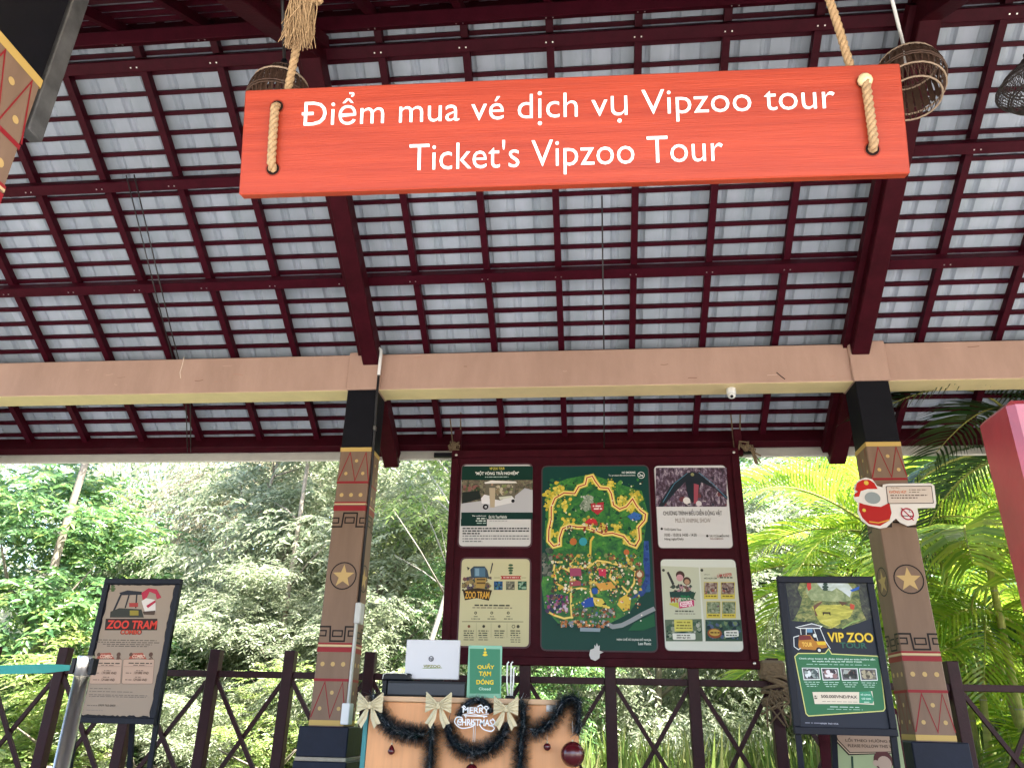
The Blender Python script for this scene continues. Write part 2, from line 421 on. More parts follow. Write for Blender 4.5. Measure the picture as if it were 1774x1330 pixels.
for side in (0, 1):
    T = slope(side)
    for v in bat_v: link('batten', batten_me, PAV, T @ Matrix.Translation((0, v+random.gauss(0, .0025), 0)) @ Matrix.Rotation(random.gauss(0, .0006), 4, 'Z'))
    i = 0
    for k in range(-11, 19):
        x = -2.0073+.5526*k
        if X0 < x < X1: link('rafter', rafter_me, PAV, T @ Matrix.Translation(((x if not side else -x)+random.gauss(0, .004), 0, 0)) @ Matrix.Rotation(random.gauss(0, .0012), 4, 'Z'))
    for v in purl_v: link('purlin', purlin_me, PAV, T @ Matrix.Translation((0, v, 0)))
    b = MB()
    for v in purl_v:
        for k in range(-11, 19):
            x = (-2.0073+.5526*k)*(1 if not side else -1)
            if X0 < x < X1:
                for dx in (-.03, .012): b.box((x+dx, v+.004, -.1285), (x+dx+.008, v+.012, -.1245), STEEL)
    b.build('screw_heads', PAV, T)['kind'] = 'stuff'
    k = 0; x = X0
    while x < X1-.1:
        link('roof_sheet', sheet_me, PAV, T @ Matrix.Translation((x, 0, .0012*(k % 2)))); x += .76; k += 1
    # eave beam and pale eave trim
    b = MB(); b.box((X0, VE-.05, -.14), (X1, VE+.02, .016), MAROON2, bev=.004); b.build('eave_beam', PAV, T)
    b = MB(); b.box((X0, VE+.045, -.215), (X1, VE+.062, .045), OFFW); b.build('eave_trim', PAV, T)
    # main rafters over the posts
    for xr in (-5.72, -1.865, 1.885, 5.72):
        b = MB(); s_ = -1 if side else 1
        b.box((-.065, .04, -.27), (.065, VE+.10, -.127), MAROON2, bev=.006)
        b.box((-.11, .1, -.2), (-.068, VE+.03, -.128), MAROON2)
        b.build('main_rafter', PAV, T @ Matrix.Translation((xr*s_, 0, 0)))
# ridge beam with flashing
b = MB(); b.box((X0, YR-.035, ZR-.012), (X1, YR+.035, ZR+.052), MAROON2, bev=.006); b.build('ridge_beam', PAV)
b = MB(); b.add([(X0, YR-.22, ZR-.05), (X1, YR-.22, ZR-.05), (X1, YR, ZR+.115), (X0, YR, ZR+.115), (X1, YR+.22, ZR-.05), (X0, YR+.22, ZR-.05)], [(0, 1, 2, 3), (3, 2, 4, 5)], SHEET)
b.build('ridge_cap', PAV, Matrix.Translation((0, 0, .02)))

POSTS = [-5.78, -1.915, 1.936, 5.78]
PW = .1205
BZ0, BZ1 = 3.068, 3.374
def wall_beam(y0, y1):
    b = MB(); b.box((X0+.4, y0, BZ0), (X1-.4, y1, BZ1), TAN, bev=.006)
    o = b.build('beam', PAV)
    y = MB(); y.box((X0+.41, y0+.004, BZ0-.004), (X1-.41, y1-.004, BZ0-.0005), YEL); y.build('painted_soffit', o)
    return o
wall_beam(.012, .225); 
wall_beam(-3.80-.10, -3.80+.10)

def post_face():
    """painted ornament of one face, piece by piece: x across, y = height"""
    a = PW; W2 = 2*a; out_ = []
    X = lambda t: -a+W2*t
    def piece(name, f):
        p = Print(Matrix()); f(p); out_.append((name, p.mb.mesh(name)))
    def band(x0, z0, x1, z1, c): piece('painted_band', lambda p: p.rect(X(x0), z0, X(x1), z1, c, 1, False))
    def dot(t, z, r_, c): piece('painted_dot', lambda p: p.circ((X(t), z), r_, c, 2, False, 12))
    def line(name, pts, wd, c): piece(name, lambda p: p.line(pts, wd, c, 2, False))
    RD, BK, GO, CR_, YE = '8c262c', '1c1614', 'bfa06a', 'c8b088', 'c4a460'
    band(.0, 2.553, 1, 2.586, YE)
    for zt, zb in ((2.545, 2.325), (.92, .70)):
        line('painted_zigzag', [(X(.03), zb), (X(.33), zt), (X(.57), zb), (X(.84), zt), (X(1), zb)], .008, RD)
        for t, k in ((.56, .30), (.26, .75), (.80, .75)): dot(t, zt+(zb-zt)*k, .013, GO)
    band(0, 2.303, 1, 2.320, RD)
    for z in (2.215, 1.034):
        for t in (.2, .5, .8): dot(t, z, .015, GO)
    band(0, 2.095, 1, 2.135, RD); band(0, 2.142, 1, 2.152, CR_); band(0, 2.152, 1, 2.163, RD)
    band(0, 1.112, 1, 1.143, RD); band(0, 1.147, 1, 1.160, CR_); band(0, 1.160, 1, 1.172, RD)
    band(0, .925, 1, .942, RD); band(0, .652, 1, .684, YE)
    for z0, z1, up in ((1.183, 1.278, 1), (1.977, 2.078, 0)):
        Z = lambda t: (z0+(z1-z0)*t) if up else (z1-(z1-z0)*t)
        line('greek_key', [(X(.0), Z(1)), (X(.31), Z(1)), (X(.34), Z(0)), (X(.76), Z(0)), (X(.76), Z(1)), (X(1), Z(1))], .011, BK)
        line('greek_key', [(X(.40), Z(.33)), (X(.68), Z(.33)), (X(.68), Z(.72)), (X(.40), Z(.72)), (X(.40), Z(.33))], .009, BK)
        line('greek_key', [(X(.02), Z(.36)), (X(.2), Z(.36)), (X(.2), Z(.72)), (X(.02), Z(.72))], .009, BK)
        line('greek_key', [(X(1), Z(.36)), (X(.86), Z(.36)), (X(.86), Z(.72)), (X(1), Z(.72))], .009, BK)
    piece('painted_ring', lambda p: p.ring((X(.53), 1.625), .093, .008, BK, 2, False))
    st = [];
    for k in range(10):
        rr = .082 if k % 2 == 0 else .034; an = math.pi/2+k*math.pi/5; st.append((X(.53)+rr*math.cos(an), 1.622+rr*math.sin(an)))
    piece('painted_star', lambda p: p.poly(st, GO, 2, False))
    return out_
orn_me = post_face()
shaft_me = mesh_of(lambda b: b.box((-PW, -PW, .6), (PW, PW, 2.586), TANP, bev=.006), 'shaft')
capb_me = mesh_of(lambda b: b.box((-PW+.0015, -PW+.0015, 2.5865), (PW-.0015, PW-.0015, BZ0-.0055), BLACK, bev=.005), 'black_top')
joint_me = mesh_of(lambda b: b.box((-PW-.012, -PW-.012, BZ0-.005), (PW+.012, PW+.012, BZ1+.012), TAN, bev=.006), 'beam_joint')
def plinth(b):
    b.box((-.168, -.168, .465), (.168, .168, .646), NAVY, bev=.006)
    b.box((-.178, -.178, 0), (.178, .178, .440), NAVY, bev=.006)
plinth_me = mesh_of(plinth, 'plinth')
pj_me = mesh_of(lambda b: b.box((-.172, -.172, .4405), (.172, .172, .4645), MORTAR, bev=.004), 'plinth_joint')
FACE = [frame((0, -PW, 0), (1, 0, 0), (0, 0, 1)), frame((PW, 0, 0), (0, 1, 0), (0, 0, 1)), frame((0, PW, 0), (-1, 0, 0), (0, 0, 1)), frame((-PW, 0, 0), (0, -1, 0), (0, 0, 1))]
for row, yc in ((0, PW), (1, -3.80)):
    for xc in POSTS:
        if row and abs(xc+1.915) < .1: xc = -2.022
        post = link('post', shaft_me, PAV, Matrix.Translation((xc, yc, 0)))
        for nm, me in (('black_top', capb_me), ('beam_joint', joint_me), ('plinth', plinth_me), ('plinth_joint', pj_me)): link(nm, me, post)
        for F in (FACE if abs(xc) < 3 else FACE[:1]):
            for nm, me in orn_me: link(nm, me, post, F)
bpy.context.view_layer.update()

# cracks and scuffs of the beam plaster
p = Print(frame((0, .012, 0), (1, 0, 0), (0, 0, 1)))
p.line([(319, 618), (316, 632), (312, 645), (313, 655)], .006, 'e8d8c8'); p.line([(1345, 645), (1352, 651), (1360, 657)], .008, '2a1a18')
p.line([(1500, 592), (1505, 603), (1508, 622), (1510, 640)], .005, 'e2cfc0', 4)
rr = random.Random(9)
for k in range(26):
    x = rr.uniform(-4.6, 4.6); z = rr.uniform(BZ0+.03, BZ1-.02); l_ = rr.uniform(.02, .09)
    p.line([(x, z), (x+rr.uniform(-.01, .01)+l_*.3, z+rr.uniform(-.004, .004)), (x+l_, z+rr.uniform(-.008, .008))], rr.uniform(.002, .006), rr.choice(['c9a896', 'd8bdae', '8a6658', 'b98f7e']), 5+k*.02, False)
p.build('plaster_crack', PAV)

# cables running down under the roof
def cable(pts, r=.006, mat=WIRE):
    b = MB(); b.tube(pts, r, mat, 6); return b
def sl(x, v, h=-.14): return slope(0) @ Vector((x, v, h))
o = cable([sl(-.03, 1.2), sl(-.02, 2.4), sl(-.02, VE)], .0055).build('power_cable'); tag(o, 'thin dark cable running down under the roof sheets at mid bay', 'cable')
o = cable([sl(-3.42, .9), sl(-3.55, 2.2), sl(-3.60, 2.9), sl(-3.75, VE)], .0045); o.tube([sl(-3.36, .9), sl(-3.50, 2.2), sl(-3.56, 2.9), sl(-3.72, VE)], .005, WIRE, 6)
tag(o.build('power_cable'), 'pair of dark cables running down under the roof beyond the left post', 'cable')
TRUNK = principled('aged_white_plastic', (.55, .55, .53), .45, noise=.15, nscale=12)
# cable, conduit and trunking on the left post
t = thing('cable_conduit', 'black cable with white top bend and white trunking down the left post side', 'conduit', (-1.79, .1, 0))
xx = -1.785
b = MB(); b.tube([(xx-.06, -.03, 3.40), (xx-.02, -.04, 3.405), (xx, -.04, 3.385), (xx+.002, -.04, 3.34), (xx+.002, -.04, 3.17)], .013, WHITE, 8); b.build('white_conduit', t, t.matrix_basis.inverted() @ Matrix())
b = MB(); b.tube([(xx, -.035, 3.17), (xx-.003, -.02, 3.0), (xx, .0, 2.75), (xx, .03, 2.4), (xx, .03, 1.36)], .010, WIRE, 8); b.box((xx-.004, -.03, 2.72), (xx+.012, .01, 2.75), STEEL); b.build('black_cable', t, t.matrix_basis.inverted())
b = MB(); b.box((xx-.008, .0, .72), (xx+.008, .04, 1.36), TRUNK, bev=.003); b.build('trunking', t, t.matrix_basis.inverted())
b = MB(); b.box((xx-.009, -.02, 1.30), (xx+.032, .08, 1.44), TRUNK, bev=.005); b.build('junction_box', t, t.matrix_basis.inverted())
b = MB(); b.box((xx-.02, -.06, .66), (xx+.035, .03, .79), WHITE, bev=.005); b.build('socket_box', t, t.matrix_basis.inverted())
# flat conduit on the back of the near post
b = MB(); b.box((-1.95, -3.668, 2.40), (-1.905, -3.60, 3.06), principled('grey_conduit', (.11, .11, .115), .5, noise=.6, nscale=12), bev=.004)
tag(b.build('flat_conduit'), 'scuffed grey flat conduit along the back edge of the near left post', 'conduit')
# dome camera
c = at(1268, 690, .1); t = thing('dome_camera', 'small white dome security camera under the tan beam', 'camera', (c.x, .1, BZ0-.005))
b = MB(); b.lathe([(.030, 0), (.036, -.005), (.036, -.045), (.033, -.05)], WHITE, n=18); b.build('housing', t)
b = MB(); b.lathe([(.032, -.05), (.030, -.065), (.022, -.078), (.008, -.084), (.001, -.085)], WHITE, n=18); b.build('dome', t)
b = MB(); b.lathe([(.012, 0), (.012, .006), (.004, .007)], BLKP, n=12, T=Matrix.Translation((-.004, -.020, -.073)) @ Matrix.Rotation(R(125), 4, 'X')); b.build('lens', t)

# ------------------------------------------------------------------ hanging sign
cs = [atd(425, 157, 2.44), atd(1560, 108, 2.30), atd(1578, 300, 2.24), atd(413, 337, 2.38)]   # TL TR BR BL
BL = cs[3]; u = (cs[2]-cs[3]).normalized(); v = (cs[0]-cs[3])
TS = frame(BL, u, v); Wd = (cs[2]-cs[3]).length; TSi = TS.inverted()
l = [TSi @ c for c in cs]; hgt = (l[0].y+l[1].y)/2
SG = thing('hanging_sign', 'long red wooden sign with white lettering hung on two ropes overhead', 'sign', TS.translation)
SG.matrix_basis = TS; bpy.context.view_layer.update()
th = .038
holes = {}
pp = Print(TS)
for nm, (x, y) in dict(lt=(480, 185), lb=(473, 293), rt=(1496, 143), rb=(1511, 259)).items(): holes[nm] = pp.L(x, y)
b = MB()
b.box((min(l[0].x, l[3].x), 0, -th), (Wd, hgt, 0), RED, bev=.004)
b.build('board', SG)
hm = ink('1a0d0a', .9)
for q in holes.values():
    b = MB()
    vs = [(q[0]+.020*math.cos(a), q[1]+.020*math.sin(a), .0012) for a in np.linspace(0, 2*math.pi, 16, endpoint=False)]
    vs2 = [(q[0]+.024*math.cos(a), q[1]+.024*math.sin(a), .0008) for a in np.linspace(0, 2*math.pi, 16, endpoint=False)]
    b.add(vs, [tuple(range(16))], hm); b.add(vs2, [tuple(range(16))], ink('7a2a18'))
    b.build('rope_hole', SG)
LET = [("Điểm mua vé dịch vụ Vipzoo tour", 522, 1447), ("Ticket's Vipzoo Tour", 708, 1253)]
# each line set on the board along its own baseline
def sign_line(body, xl, xr, yl_b, yr_b, yl_t, capfrac):
    a = Vector(pp.L(xl, yl_b)); c = Vector(pp.L(xr, yr_b)); top = Vector(pp.L(xl, yl_t))
    full = text_poly(body, 0)[0]
    d = (c-a); ch = text_poly('D' if body[0] == 'Đ' else body[0], 0)[0][:, 1].max()
    lo = full[:, 0].min(); hi = full[:, 0].max(); H = (top-a).length/ch
    n = Vector((-d.y, d.x)).normalized(); m = ink('f4f4f2', .5)
    from collections import Counter
    row = bpy.data.objects.new('lettering', None); COL.objects.link(row); row.parent = SG
    for i, chr_ in enumerate(body):
        if chr_ == ' ': continue
        gv, fs = text_poly(chr_, -.007); right = text_poly(body[:i+1], 0)[0][:, 0].max(); gv = gv.copy()
        gm = text_poly('D', 0)[0][:, 0].max() if chr_ == 'Đ' else gv[:, 0].max()
        gv[:, 0] += right-gm; out_ = []
        for q in gv: out_.append(a+d*((q[0]-lo)/(hi-lo))+n*(q[1]*H))
        b = MB(); n0 = len(out_); V = [(q.x, q.y, .003) for q in out_]
        ed = Counter((f[j], f[(j+1) % len(f)]) for f in fs for j in range(len(f)))
        side = [(x_, y_) for (x_, y_) in ed if (y_, x_) not in ed]
        b.add(V+[(q.x, q.y, .0003) for q in out_], list(fs)+[(y_, x_, x_+n0, y_+n0) for x_, y_ in side], m)
        b.build('letter', row)
sign_line(LET[0][0], 522, 1447, 219, 188, 178, 0)
sign_line(LET[1][0], 708, 1253, 296, 279, 251, 0)

def strands(path, r, mat, b, turns_per_m=16, n=3, steps=None):
    path = [Vector(p) for p in path]
    Ls = [0]
    for i in range(len(path)-1): Ls.append(Ls[-1]+(path[i+1]-path[i]).length)
    N = steps or max(8, int(Ls[-1]/.008)); P = []
    for k in range(N+1):
        s_ = Ls[-1]*k/N; i = max(j for j in range(len(Ls)) if Ls[j] <= s_+1e-9); i = min(i, len(path)-2)
        P.append((path[i].lerp(path[i+1], (s_-Ls[i])/(Ls[i+1]-Ls[i]+1e-9)), s_))
    for st in range(n):
        pts = []
        for k, (p_, s_) in enumerate(P):
            d = (P[min(k+1, N)][0]-P[max(k-1, 0)][0]).normalized(); e1 = d.cross(Vector((0, 1, .3))).normalized(); e2 = d.cross(e1)
            a = s_*turns_per_m*2*math.pi+st*2*math.pi/n
            pts.append(p_+(e1*math.cos(a)+e2*math.sin(a))*r*.52)
        b.tube(pts, r*.58, mat, 6)
def W(q, z=0): return TS @ Vector((q[0], q[1], z))
for side, lab in (('l', 'jute rope with frayed knot tied through the left end of the red sign'), ('r', 'jute rope tied through the right end of the red sign, no frayed knot in view')):
    t = thing('hanging_rope', lab, 'rope', W(holes[side+'t']))
    inv = t.matrix_basis.inverted(); inv = Matrix.Translation(-W(holes[side+'t']))
    ht, hb_ = holes[side+'t'], holes[side+'b']; b = MB()
    strands([W(hb_, -.02), W(hb_, .004), W((hb_[0]*.97+ht[0]*.03, hb_[1]*.94+ht[1]*.06), .016), W(((hb_[0]+ht[0])/2, (hb_[1]+ht[1])/2), .017), W((hb_[0]*.03+ht[0]*.97, hb_[1]*.05+ht[1]*.95), .016), W(ht, .004), W(ht, -.02)], .0135, ROPE, b, 17)
    b.build('front_loop', t, inv)
    b = MB()
    if side == 'l': up = [W(ht, -.02), W((ht[0]+.01, ht[1]+.03), -.05), atd(500, 150, 2.47), atd(512, 92, 2.46), atd(524, 40, 2.45), atd(532, -60, 2.44)]
    else: up = [W(ht, -.02), W((ht[0]-.01, ht[1]+.03), -.05), atd(1472, 112, 2.34), atd(1455, 55, 2.34), atd(1437, 0, 2.34), atd(1420, -70, 2.34)]
    strands(up, .0125, ROPE, b, 17); b.build('rope_length', t, inv)
    if side == 'l':
        b = MB(); r0 = random.Random(3)
        for k in range(230):
            top = atd(528+r0.uniform(-22, 22), -12+r0.uniform(-30, 10), 2.40+r0.uniform(-.035, .035))
            a_ = r0.uniform(-1, 1); e = atd(516+a_*27+r0.uniform(-5, 5), 66+r0.uniform(-24, 24)-abs(a_)*4, 2.40+r0.uniform(-.05, .05))
            m1 = top.lerp(e, .4)+Vector((r0.uniform(-.006, .006), r0.uniform(-.006, .006), 0)); m2 = top.lerp(e, .75)+Vector((r0.uniform(-.008, .008), r0.uniform(-.008, .008), 0))
            b.tube([top, m1, m2, e+Vector((r0.uniform(-.008, .008), 0, r0.uniform(-.004, .008)))], [.0022, .002, .0018, .0012], ROPE, 4, cap=False)
        b.build('frayed_end', t, inv)
        b = MB(); strands([atd(505, -25, 2.40), atd(528, -8, 2.37), atd(556, 2, 2.40)], .016, ROPE, b, 14); strands([atd(500, -45, 2.42), atd(530, -35, 2.36), atd(560, -8, 2.42)], .016, ROPE, b, 14); b.build('knot', t, inv)
    else:
        b = MB(); c = W(ht, .012); b.lathe([(.006, -.012), (.021, -.006), (.022, .004), (.014, .014), (.004, .017)], principled('rope_end', (.72, .60, .34), .8, noise=.3, nscale=80), n=10, T=Matrix.Translation(c) @ TS.to_3x3().to_4x4()); b.build('rope_end', t, inv)

# ------------------------------------------------------------------ lanterns
def lantern(name, label, c, r, h, mat, style, tilt, top_to, wire_mat):
    t = thing(name, label, 'lamp', c, 0, 'woven lanterns under the roof'); t.rotation_euler = tilt
    def rad(k):      # 0 top .. 1 bottom
        if style == 'basket':
            return r*(.16+.84*math.sin(min(1, k*1.75)*math.pi/2)) if k < .57 else r*(1-.22*((k-.57)/.43)**2)
        return r*(.10+.9*(1-abs(2*k-1)**1.15))
    b = MB(); n = 34 if style == 'basket' else 40
    for i in range(n):
        tw = .55 if style == 'basket' else .9
        for sgn in ((1, -1)):
            pts = []
            for j in range(13):
                k = j/12; a = 2*math.pi*i/n+sgn*tw*k*(1 if k < .5 else .7); pts.append((rad(k)*math.cos(a), rad(k)*math.sin(a), h*(.5-k)))
            b.tube(pts, .0022 if style == 'basket' else .0016, mat, 4, cap=False, smooth=False)
    b.build('woven_shade', t)
    b = MB()
    for k, m_ in ([(.1, mat), (.3, mat), (.33, RATTANL), (.6, mat), (.64, mat), (.8, RATTANL), (1, RATTANL)] if style == 'basket' else [(.03, mat), (.33, mat), (.36, mat), (.5, mat), (.53, mat), (.66, mat), (.69, mat), (.97, mat)]):
        pts = [((rad(k)+.003)*math.cos(a), (rad(k)+.003)*math.sin(a), h*(.5-k)) for a in np.linspace(0, 2*math.pi, 25)]
        b.tube(pts, .0045 if m_ is RATTANL else .0035, m_, 5, cap=False)
    b.build('hoop', t)
    if style == 'basket':
        b = MB(); 
        for i in range(26):
            a = 2*math.pi*i/26; r1, r2 = rad(.36)-.004, rad(.78)-.004; w2 = .012
            d = Vector((-math.sin(a), math.cos(a), 0))*w2; p1 = Vector((r1*math.cos(a), r1*math.sin(a), h*.14)); p2 = Vector((r2*math.cos(a), r2*math.sin(a), -h*.28))
            b.add([p1-d, p1+d, p2+d*.9, p2-d*.9], [(0, 1, 2, 3)], mat)
        b.build('splint', t)
    b = MB(); b.lathe([(.012, h*.5-.07), (.016, h*.5-.02), (.013, h*.5+.03), (.007, h*.5+.035)], WHITE if wire_mat is WHITE else BLKP, n=10); b.build('lamp_holder', t)
    b = MB(); inv = (Matrix.Translation(c) @ Euler(tilt).to_matrix().to_4x4()).inverted()
    ct = (Matrix.Translation(c) @ Euler(tilt).to_matrix().to_4x4()) @ Vector((0, 0, h*.5+.03))
    b.tube([ct, ct.lerp(Vector(top_to), .5), top_to], .0075, wire_mat, 6); b.build('cord', t, inv)
    return t
lantern('woven_lantern', 'round dark rattan lantern on a white cord by the right end of the red sign', atd(1574, 130, 3.3), .139, .31, RATTAN, 'basket', (R(-8), R(7), 0), atd(1538, -30, 3.15), WHITE)
lantern('woven_lantern', 'round rattan lantern mostly hidden by the left end of the red sign', atd(485, 164, 3.3), .132, .30, RATTAN, 'basket', (R(5), 0, 0), atd(488, -30, 3.2), WIRE)
lantern('woven_lantern', 'spindle shaped black woven lantern farthest along, cut by the frame', atd(1796, 150, 3.3), .150, .31, principled('black_rattan', (.03, .022, .022), .6), 'spindle', (0, 0, 0), atd(1800, -40, 3.2), WIRE)

# ------------------------------------------------------------------ fence
FX = [-6.83, -6.2, -5.58, -4.96, -4.342, -3.72, -3.083, -2.482, -1.847, -1.25, -.656, -.026, .576, 1.150, 1.77, 2.396, 3.0, 3.62, 4.25, 4.9, 5.5, 6.1, 6.8]
FY = .70
FN = thing('lattice_fence', 'dark maroon timber fence with crossed braces round the platform edge', 'fence', (0, FY, 0))
fpost_me = mesh_of(lambda b: b.box((-.041, -.041, 0), (.041, .041, 1.165), MAROONF, bev=.005), 'fence_post')
for i, x in enumerate(FX):
    link('fence_post', fpost_me, FN, Matrix.Translation((x, 0, 0)))
    if i < len(FX)-1:
        a, c = x+.0415, FX[i+1]-.0415
        b = MB(); b.box((a, -.022, .965), (c, .022, 1.012), MAROONF, bev=.003); b.build('rail', FN)
        b = MB(); b.box((a, -.022, .07), (c, .022, .117), MAROONF, bev=.003); b.build('rail', FN)
        b = MB(); b.bar((a-.006, -.013, .955), (c+.006, -.013, .125), .030, .024, MAROONF, up=(0, 1, 0)); b.build('brace', FN)
        b = MB(); b.bar((c+.006, .0125, .955), (a-.006, .0125, .125), .030, .024, MAROONF, up=(0, 1, 0)); b.build('brace', FN)
# rope binding on the fence post right of the board
t = thing('rope_binding', 'dark old rope wound round the fence post under the board corner', 'rope', (1.15, FY, .9))
b = MB(); r0 = random.Random(5)
for k in range(9):
    z = -.03+k*.024+r0.uniform(-.01, .01); h = r0.uniform(-.05, .05)
    ring = [(.085*math.cos(a)*(1+.1*math.sin(a*2+k)), .075*math.sin(a), z+h*math.cos(a)) for a in np.linspace(0, 2*math.pi, 15)]
    b.tube(ring, .014, ROPED, 6, cap=False)
for k in range(10): b.tube([(r0.uniform(-.1, .08), -.08, .05), (r0.uniform(-.12, .1), -.10, -.03), (r0.uniform(-.13, .12), -.09, r0.uniform(-.2, -.08))], .007, ROPED, 5)
b.build('coil', t)
b = MB(); b.box((-.10, -.07, .13), (.08, .07, .25), ROPED, bev=.02); b.build('padding', t)

# ------------------------------------------------------------------ information board
YB = .655   # front of the board
IB = thing('information_board', 'big maroon notice board with zoo map and four posters behind the counter', 'notice board', (-.11, YB, 1.07))
IBi = Matrix.Translation((.11, -YB, -1.07))
def bl(x, y): q = at(x, y, YB); return q
TLb, TRb, BRb, BLb = bl(785, 778), bl(1280, 780), bl(1316, 1166), bl(762, 1141)
bx0, bx1, bz0, bz1 = (TLb.x+BLb.x)/2, (TRb.x+BRb.x)/2, 1.085, (TLb.z+TRb.z)/2
b = MB(); b.box((bx0+.05, YB+.0, bz0+.04), (bx1-.05, YB+.03, bz1-.04), MAROON2); b.build('back_panel', IB, IBi)
for a, c in (((bx0, bz0), (bx1, bz0+.062)), ((bx0, bz1-.062), (bx1, bz1))):
    b = MB(); b.box((a[0], YB-.022, a[1]), (c[0], YB+.04, c[1]), MAROON2, bev=.005); b.build('frame_rail', IB, IBi)
for a, c in ((bx0, bx0+.062), (bx1-.062, bx1)):
    b = MB(); b.box((a, YB-.0215, bz0+.0625), (c, YB+.04, bz1-.0625), MAROON2, bev=.005); b.build('frame_stile', IB, IBi)
for x, z in ((bx0+.04, bz1-.04), (bx1-.04, bz1-.04), (bx0+.04, bz0+.04), (bx1-.04, bz0+.04)):
    b = MB(); b.lathe([(.012, 0), (.012, .004), (.006, .008)], STEEL, n=10, T=Matrix.Translation((x, YB-.022, z)) @ Matrix.Rotation(R(90), 4, 'X')); b.build('bolt', IB, IBi)
b = MB(); b.bar((bx0-.17, YB+.09, bz1-.004), (bx1+.13, YB+.09, bz1+.0), .035, .035, BLACK); tag(b.build('support_pole'), 'dark horizontal pole behind the top of the notice board', 'pole')

def panel(name, label, px4, rad, paper, border, crop, thick=.006, bw=.012):
    """a poster panel standing on the board: rounded rectangle from its 4 photo corners, returns (part, Print)"""
    q = [at(x, y, YB-.002) for x, y in px4]; x0 = (q[0].x+q[3].x)/2; x1 = (q[1].x+q[2].x)/2; z1 = (q[0].z+q[1].z)/2; z0 = (q[2].z+q[3].z)/2
    T = frame((x0, YB-.002-thick, z0), (1, 0, 0), (0, 0, 1)); w_, h_ = x1-x0, z1-z0
    b = MB()
    for off_, dep, col in ((bw, 0, border), (0, .0015, paper)):
        pts = rounded([(-off_, -off_), (w_+off_, -off_), (w_+off_, h_+off_), (-off_, h_+off_)], rad+off_)
        n = len(pts); m = ink(col)
        b.add([(x, y, dep) for x, y in pts]+[(x, y, -thick) for x, y in pts], [tuple(range(n))]+[(i, n+i, n+(i+1) % n, (i+1) % n) for i in range(n)], m)
    o = b.build(name, IB); o['label'] = label; o.matrix_basis = IBi @ T
    P_ = Print(T @ Matrix.Translation((0, 0, .0012)), crop); P_.w = w_; P_.h = h_
    def fin():
        g = P_.mb.build('print', o); g.matrix_basis = Matrix.Translation((0, 0, .0012)); return g
    P_.fin = fin
    return P_
PHOTO = ['3a3f33', '5a5f48', '2a2d2a', '77705e', '8d8a80', '514838', '6f7a4e', 'a59a8a']
# A: tram poster, crop (785,800) x8.867
P = panel('tram_poster', 'poster with a white tram photo and green headings', [(801, 806), (921, 805), (919, 946), (796, 946)], .035, 'cfcdcc', '5c4048', (785, 800, 8.867))
def inset(P, k=.0): return P
P.poly(rounded([P.L(140, 62), P.L(1225, 62), P.L(1222, 285), P.L(130, 285)], .02), '12352c', 1, False)
P.text('VIP ZOO TOUR', 560, 122, 790, 82, 'd8c95a', 3, .02)
P.text('"MỘT VÒNG TRẢI NGHIỆM"', 340, 212, 1010, 140, 'f0f0ea', 3, .02)
P.greek(490, 850, 232, 16, '9fb0a8', 2, True, .02)
P.rect(126, 278, 1222, 775, 'b2b1b8', 1)
P.poly([(132, 278), (1222, 278), (1222, 430), (1100, 400), (900, 560), (420, 600), (126, 640)], photo('roadside', ['20281e', '3f4a34', '6a5a50', '7d8060', '9a8078'], 30), 2)
P.blobs([(140, 340), (420, 340), (420, 460), (140, 460)], 22, .022, ['35402e', '55603c', '6d4b46', '2a3027', '7c7d5c', '8a5d58', '3a4a30'], 3)
P.poly([(126, 640), (420, 600), (900, 560), (1100, 420), (1222, 440), (1222, 775), (126, 775)], 'b9b8bd', 4)
P.poly([(140, 470), (400, 440), (430, 560), (140, 640)], '232a28', 4)
P.poly([(480, 315), (590, 285), (960, 300), (985, 325), (600, 330), (490, 335)], 'e6e2dc', 5)
P.poly([(500, 335), (950, 330), (950, 560), (640, 650), (500, 640)], '6c6658', 5)
P.blobs([(640, 340), (930, 340), (930, 520), (640, 520)], 40, .016, ['a09480', '85765e', 'c0b49a', '55503f', '7f8a58'], 6)
P.poly([(430, 560), (480, 500), (560, 520), (560, 650), (440, 640)], 'e2dfe2', 6)
P.poly([(560, 560), (720, 590), (900, 520), (935, 560), (900, 630), (620, 690), (560, 680)], 'dcdadb', 6)
P.poly([(700, 540), (890, 520), (900, 545), (720, 580)], 'cfd0c0', 7)
P.poly([(555, 400), (650, 400), (640, 700), (570, 700)], 'b9a88e', 7); P.circ((600, 350), .010, 'a88a70', 8)
P.circ((500, 690), .023, '17171f', 8); P.circ((503, 692), .010, 'b8b8bc', 9); P.circ((920, 600), .014, '1a1a20', 8)
P.rect(126, 775, 1220, 880, '0f332e', 5); P.rect(120, 875, 520, 985, '0f332e', 5)
P.text('The guided tour', 290, 842, 510, 818, 'dfe6e0', 6, .02); P.greek(365, 510, 868, 20, 'c4d0c8', 6, True, .03); P.greek(350, 510, 905, 20, 'c4d0c8', 6, True, .03); P.greek(365, 510, 940, 16, '9fb0a8', 6, True, .03)
P.text('Giá Vé: Tour/Vehicle', 545, 865, 825, 822, 'e6ece6', 6, .015)
P.greek(560, 830, 905, 12, 'a0a0a0', 2, True, .02)
for k, (y, x1) in enumerate(((1020, 1165), (1058, 1165), (1098, 410))): P.greek(145, x1, y, 20, '34343a', 2, True, .022)
for k, (y, x1) in enumerate(((1135, 1165), (1178, 1165), (1218, 450))): P.greek(145, x1, y, 17, '77777c', 2, True, .022)
P.fin()
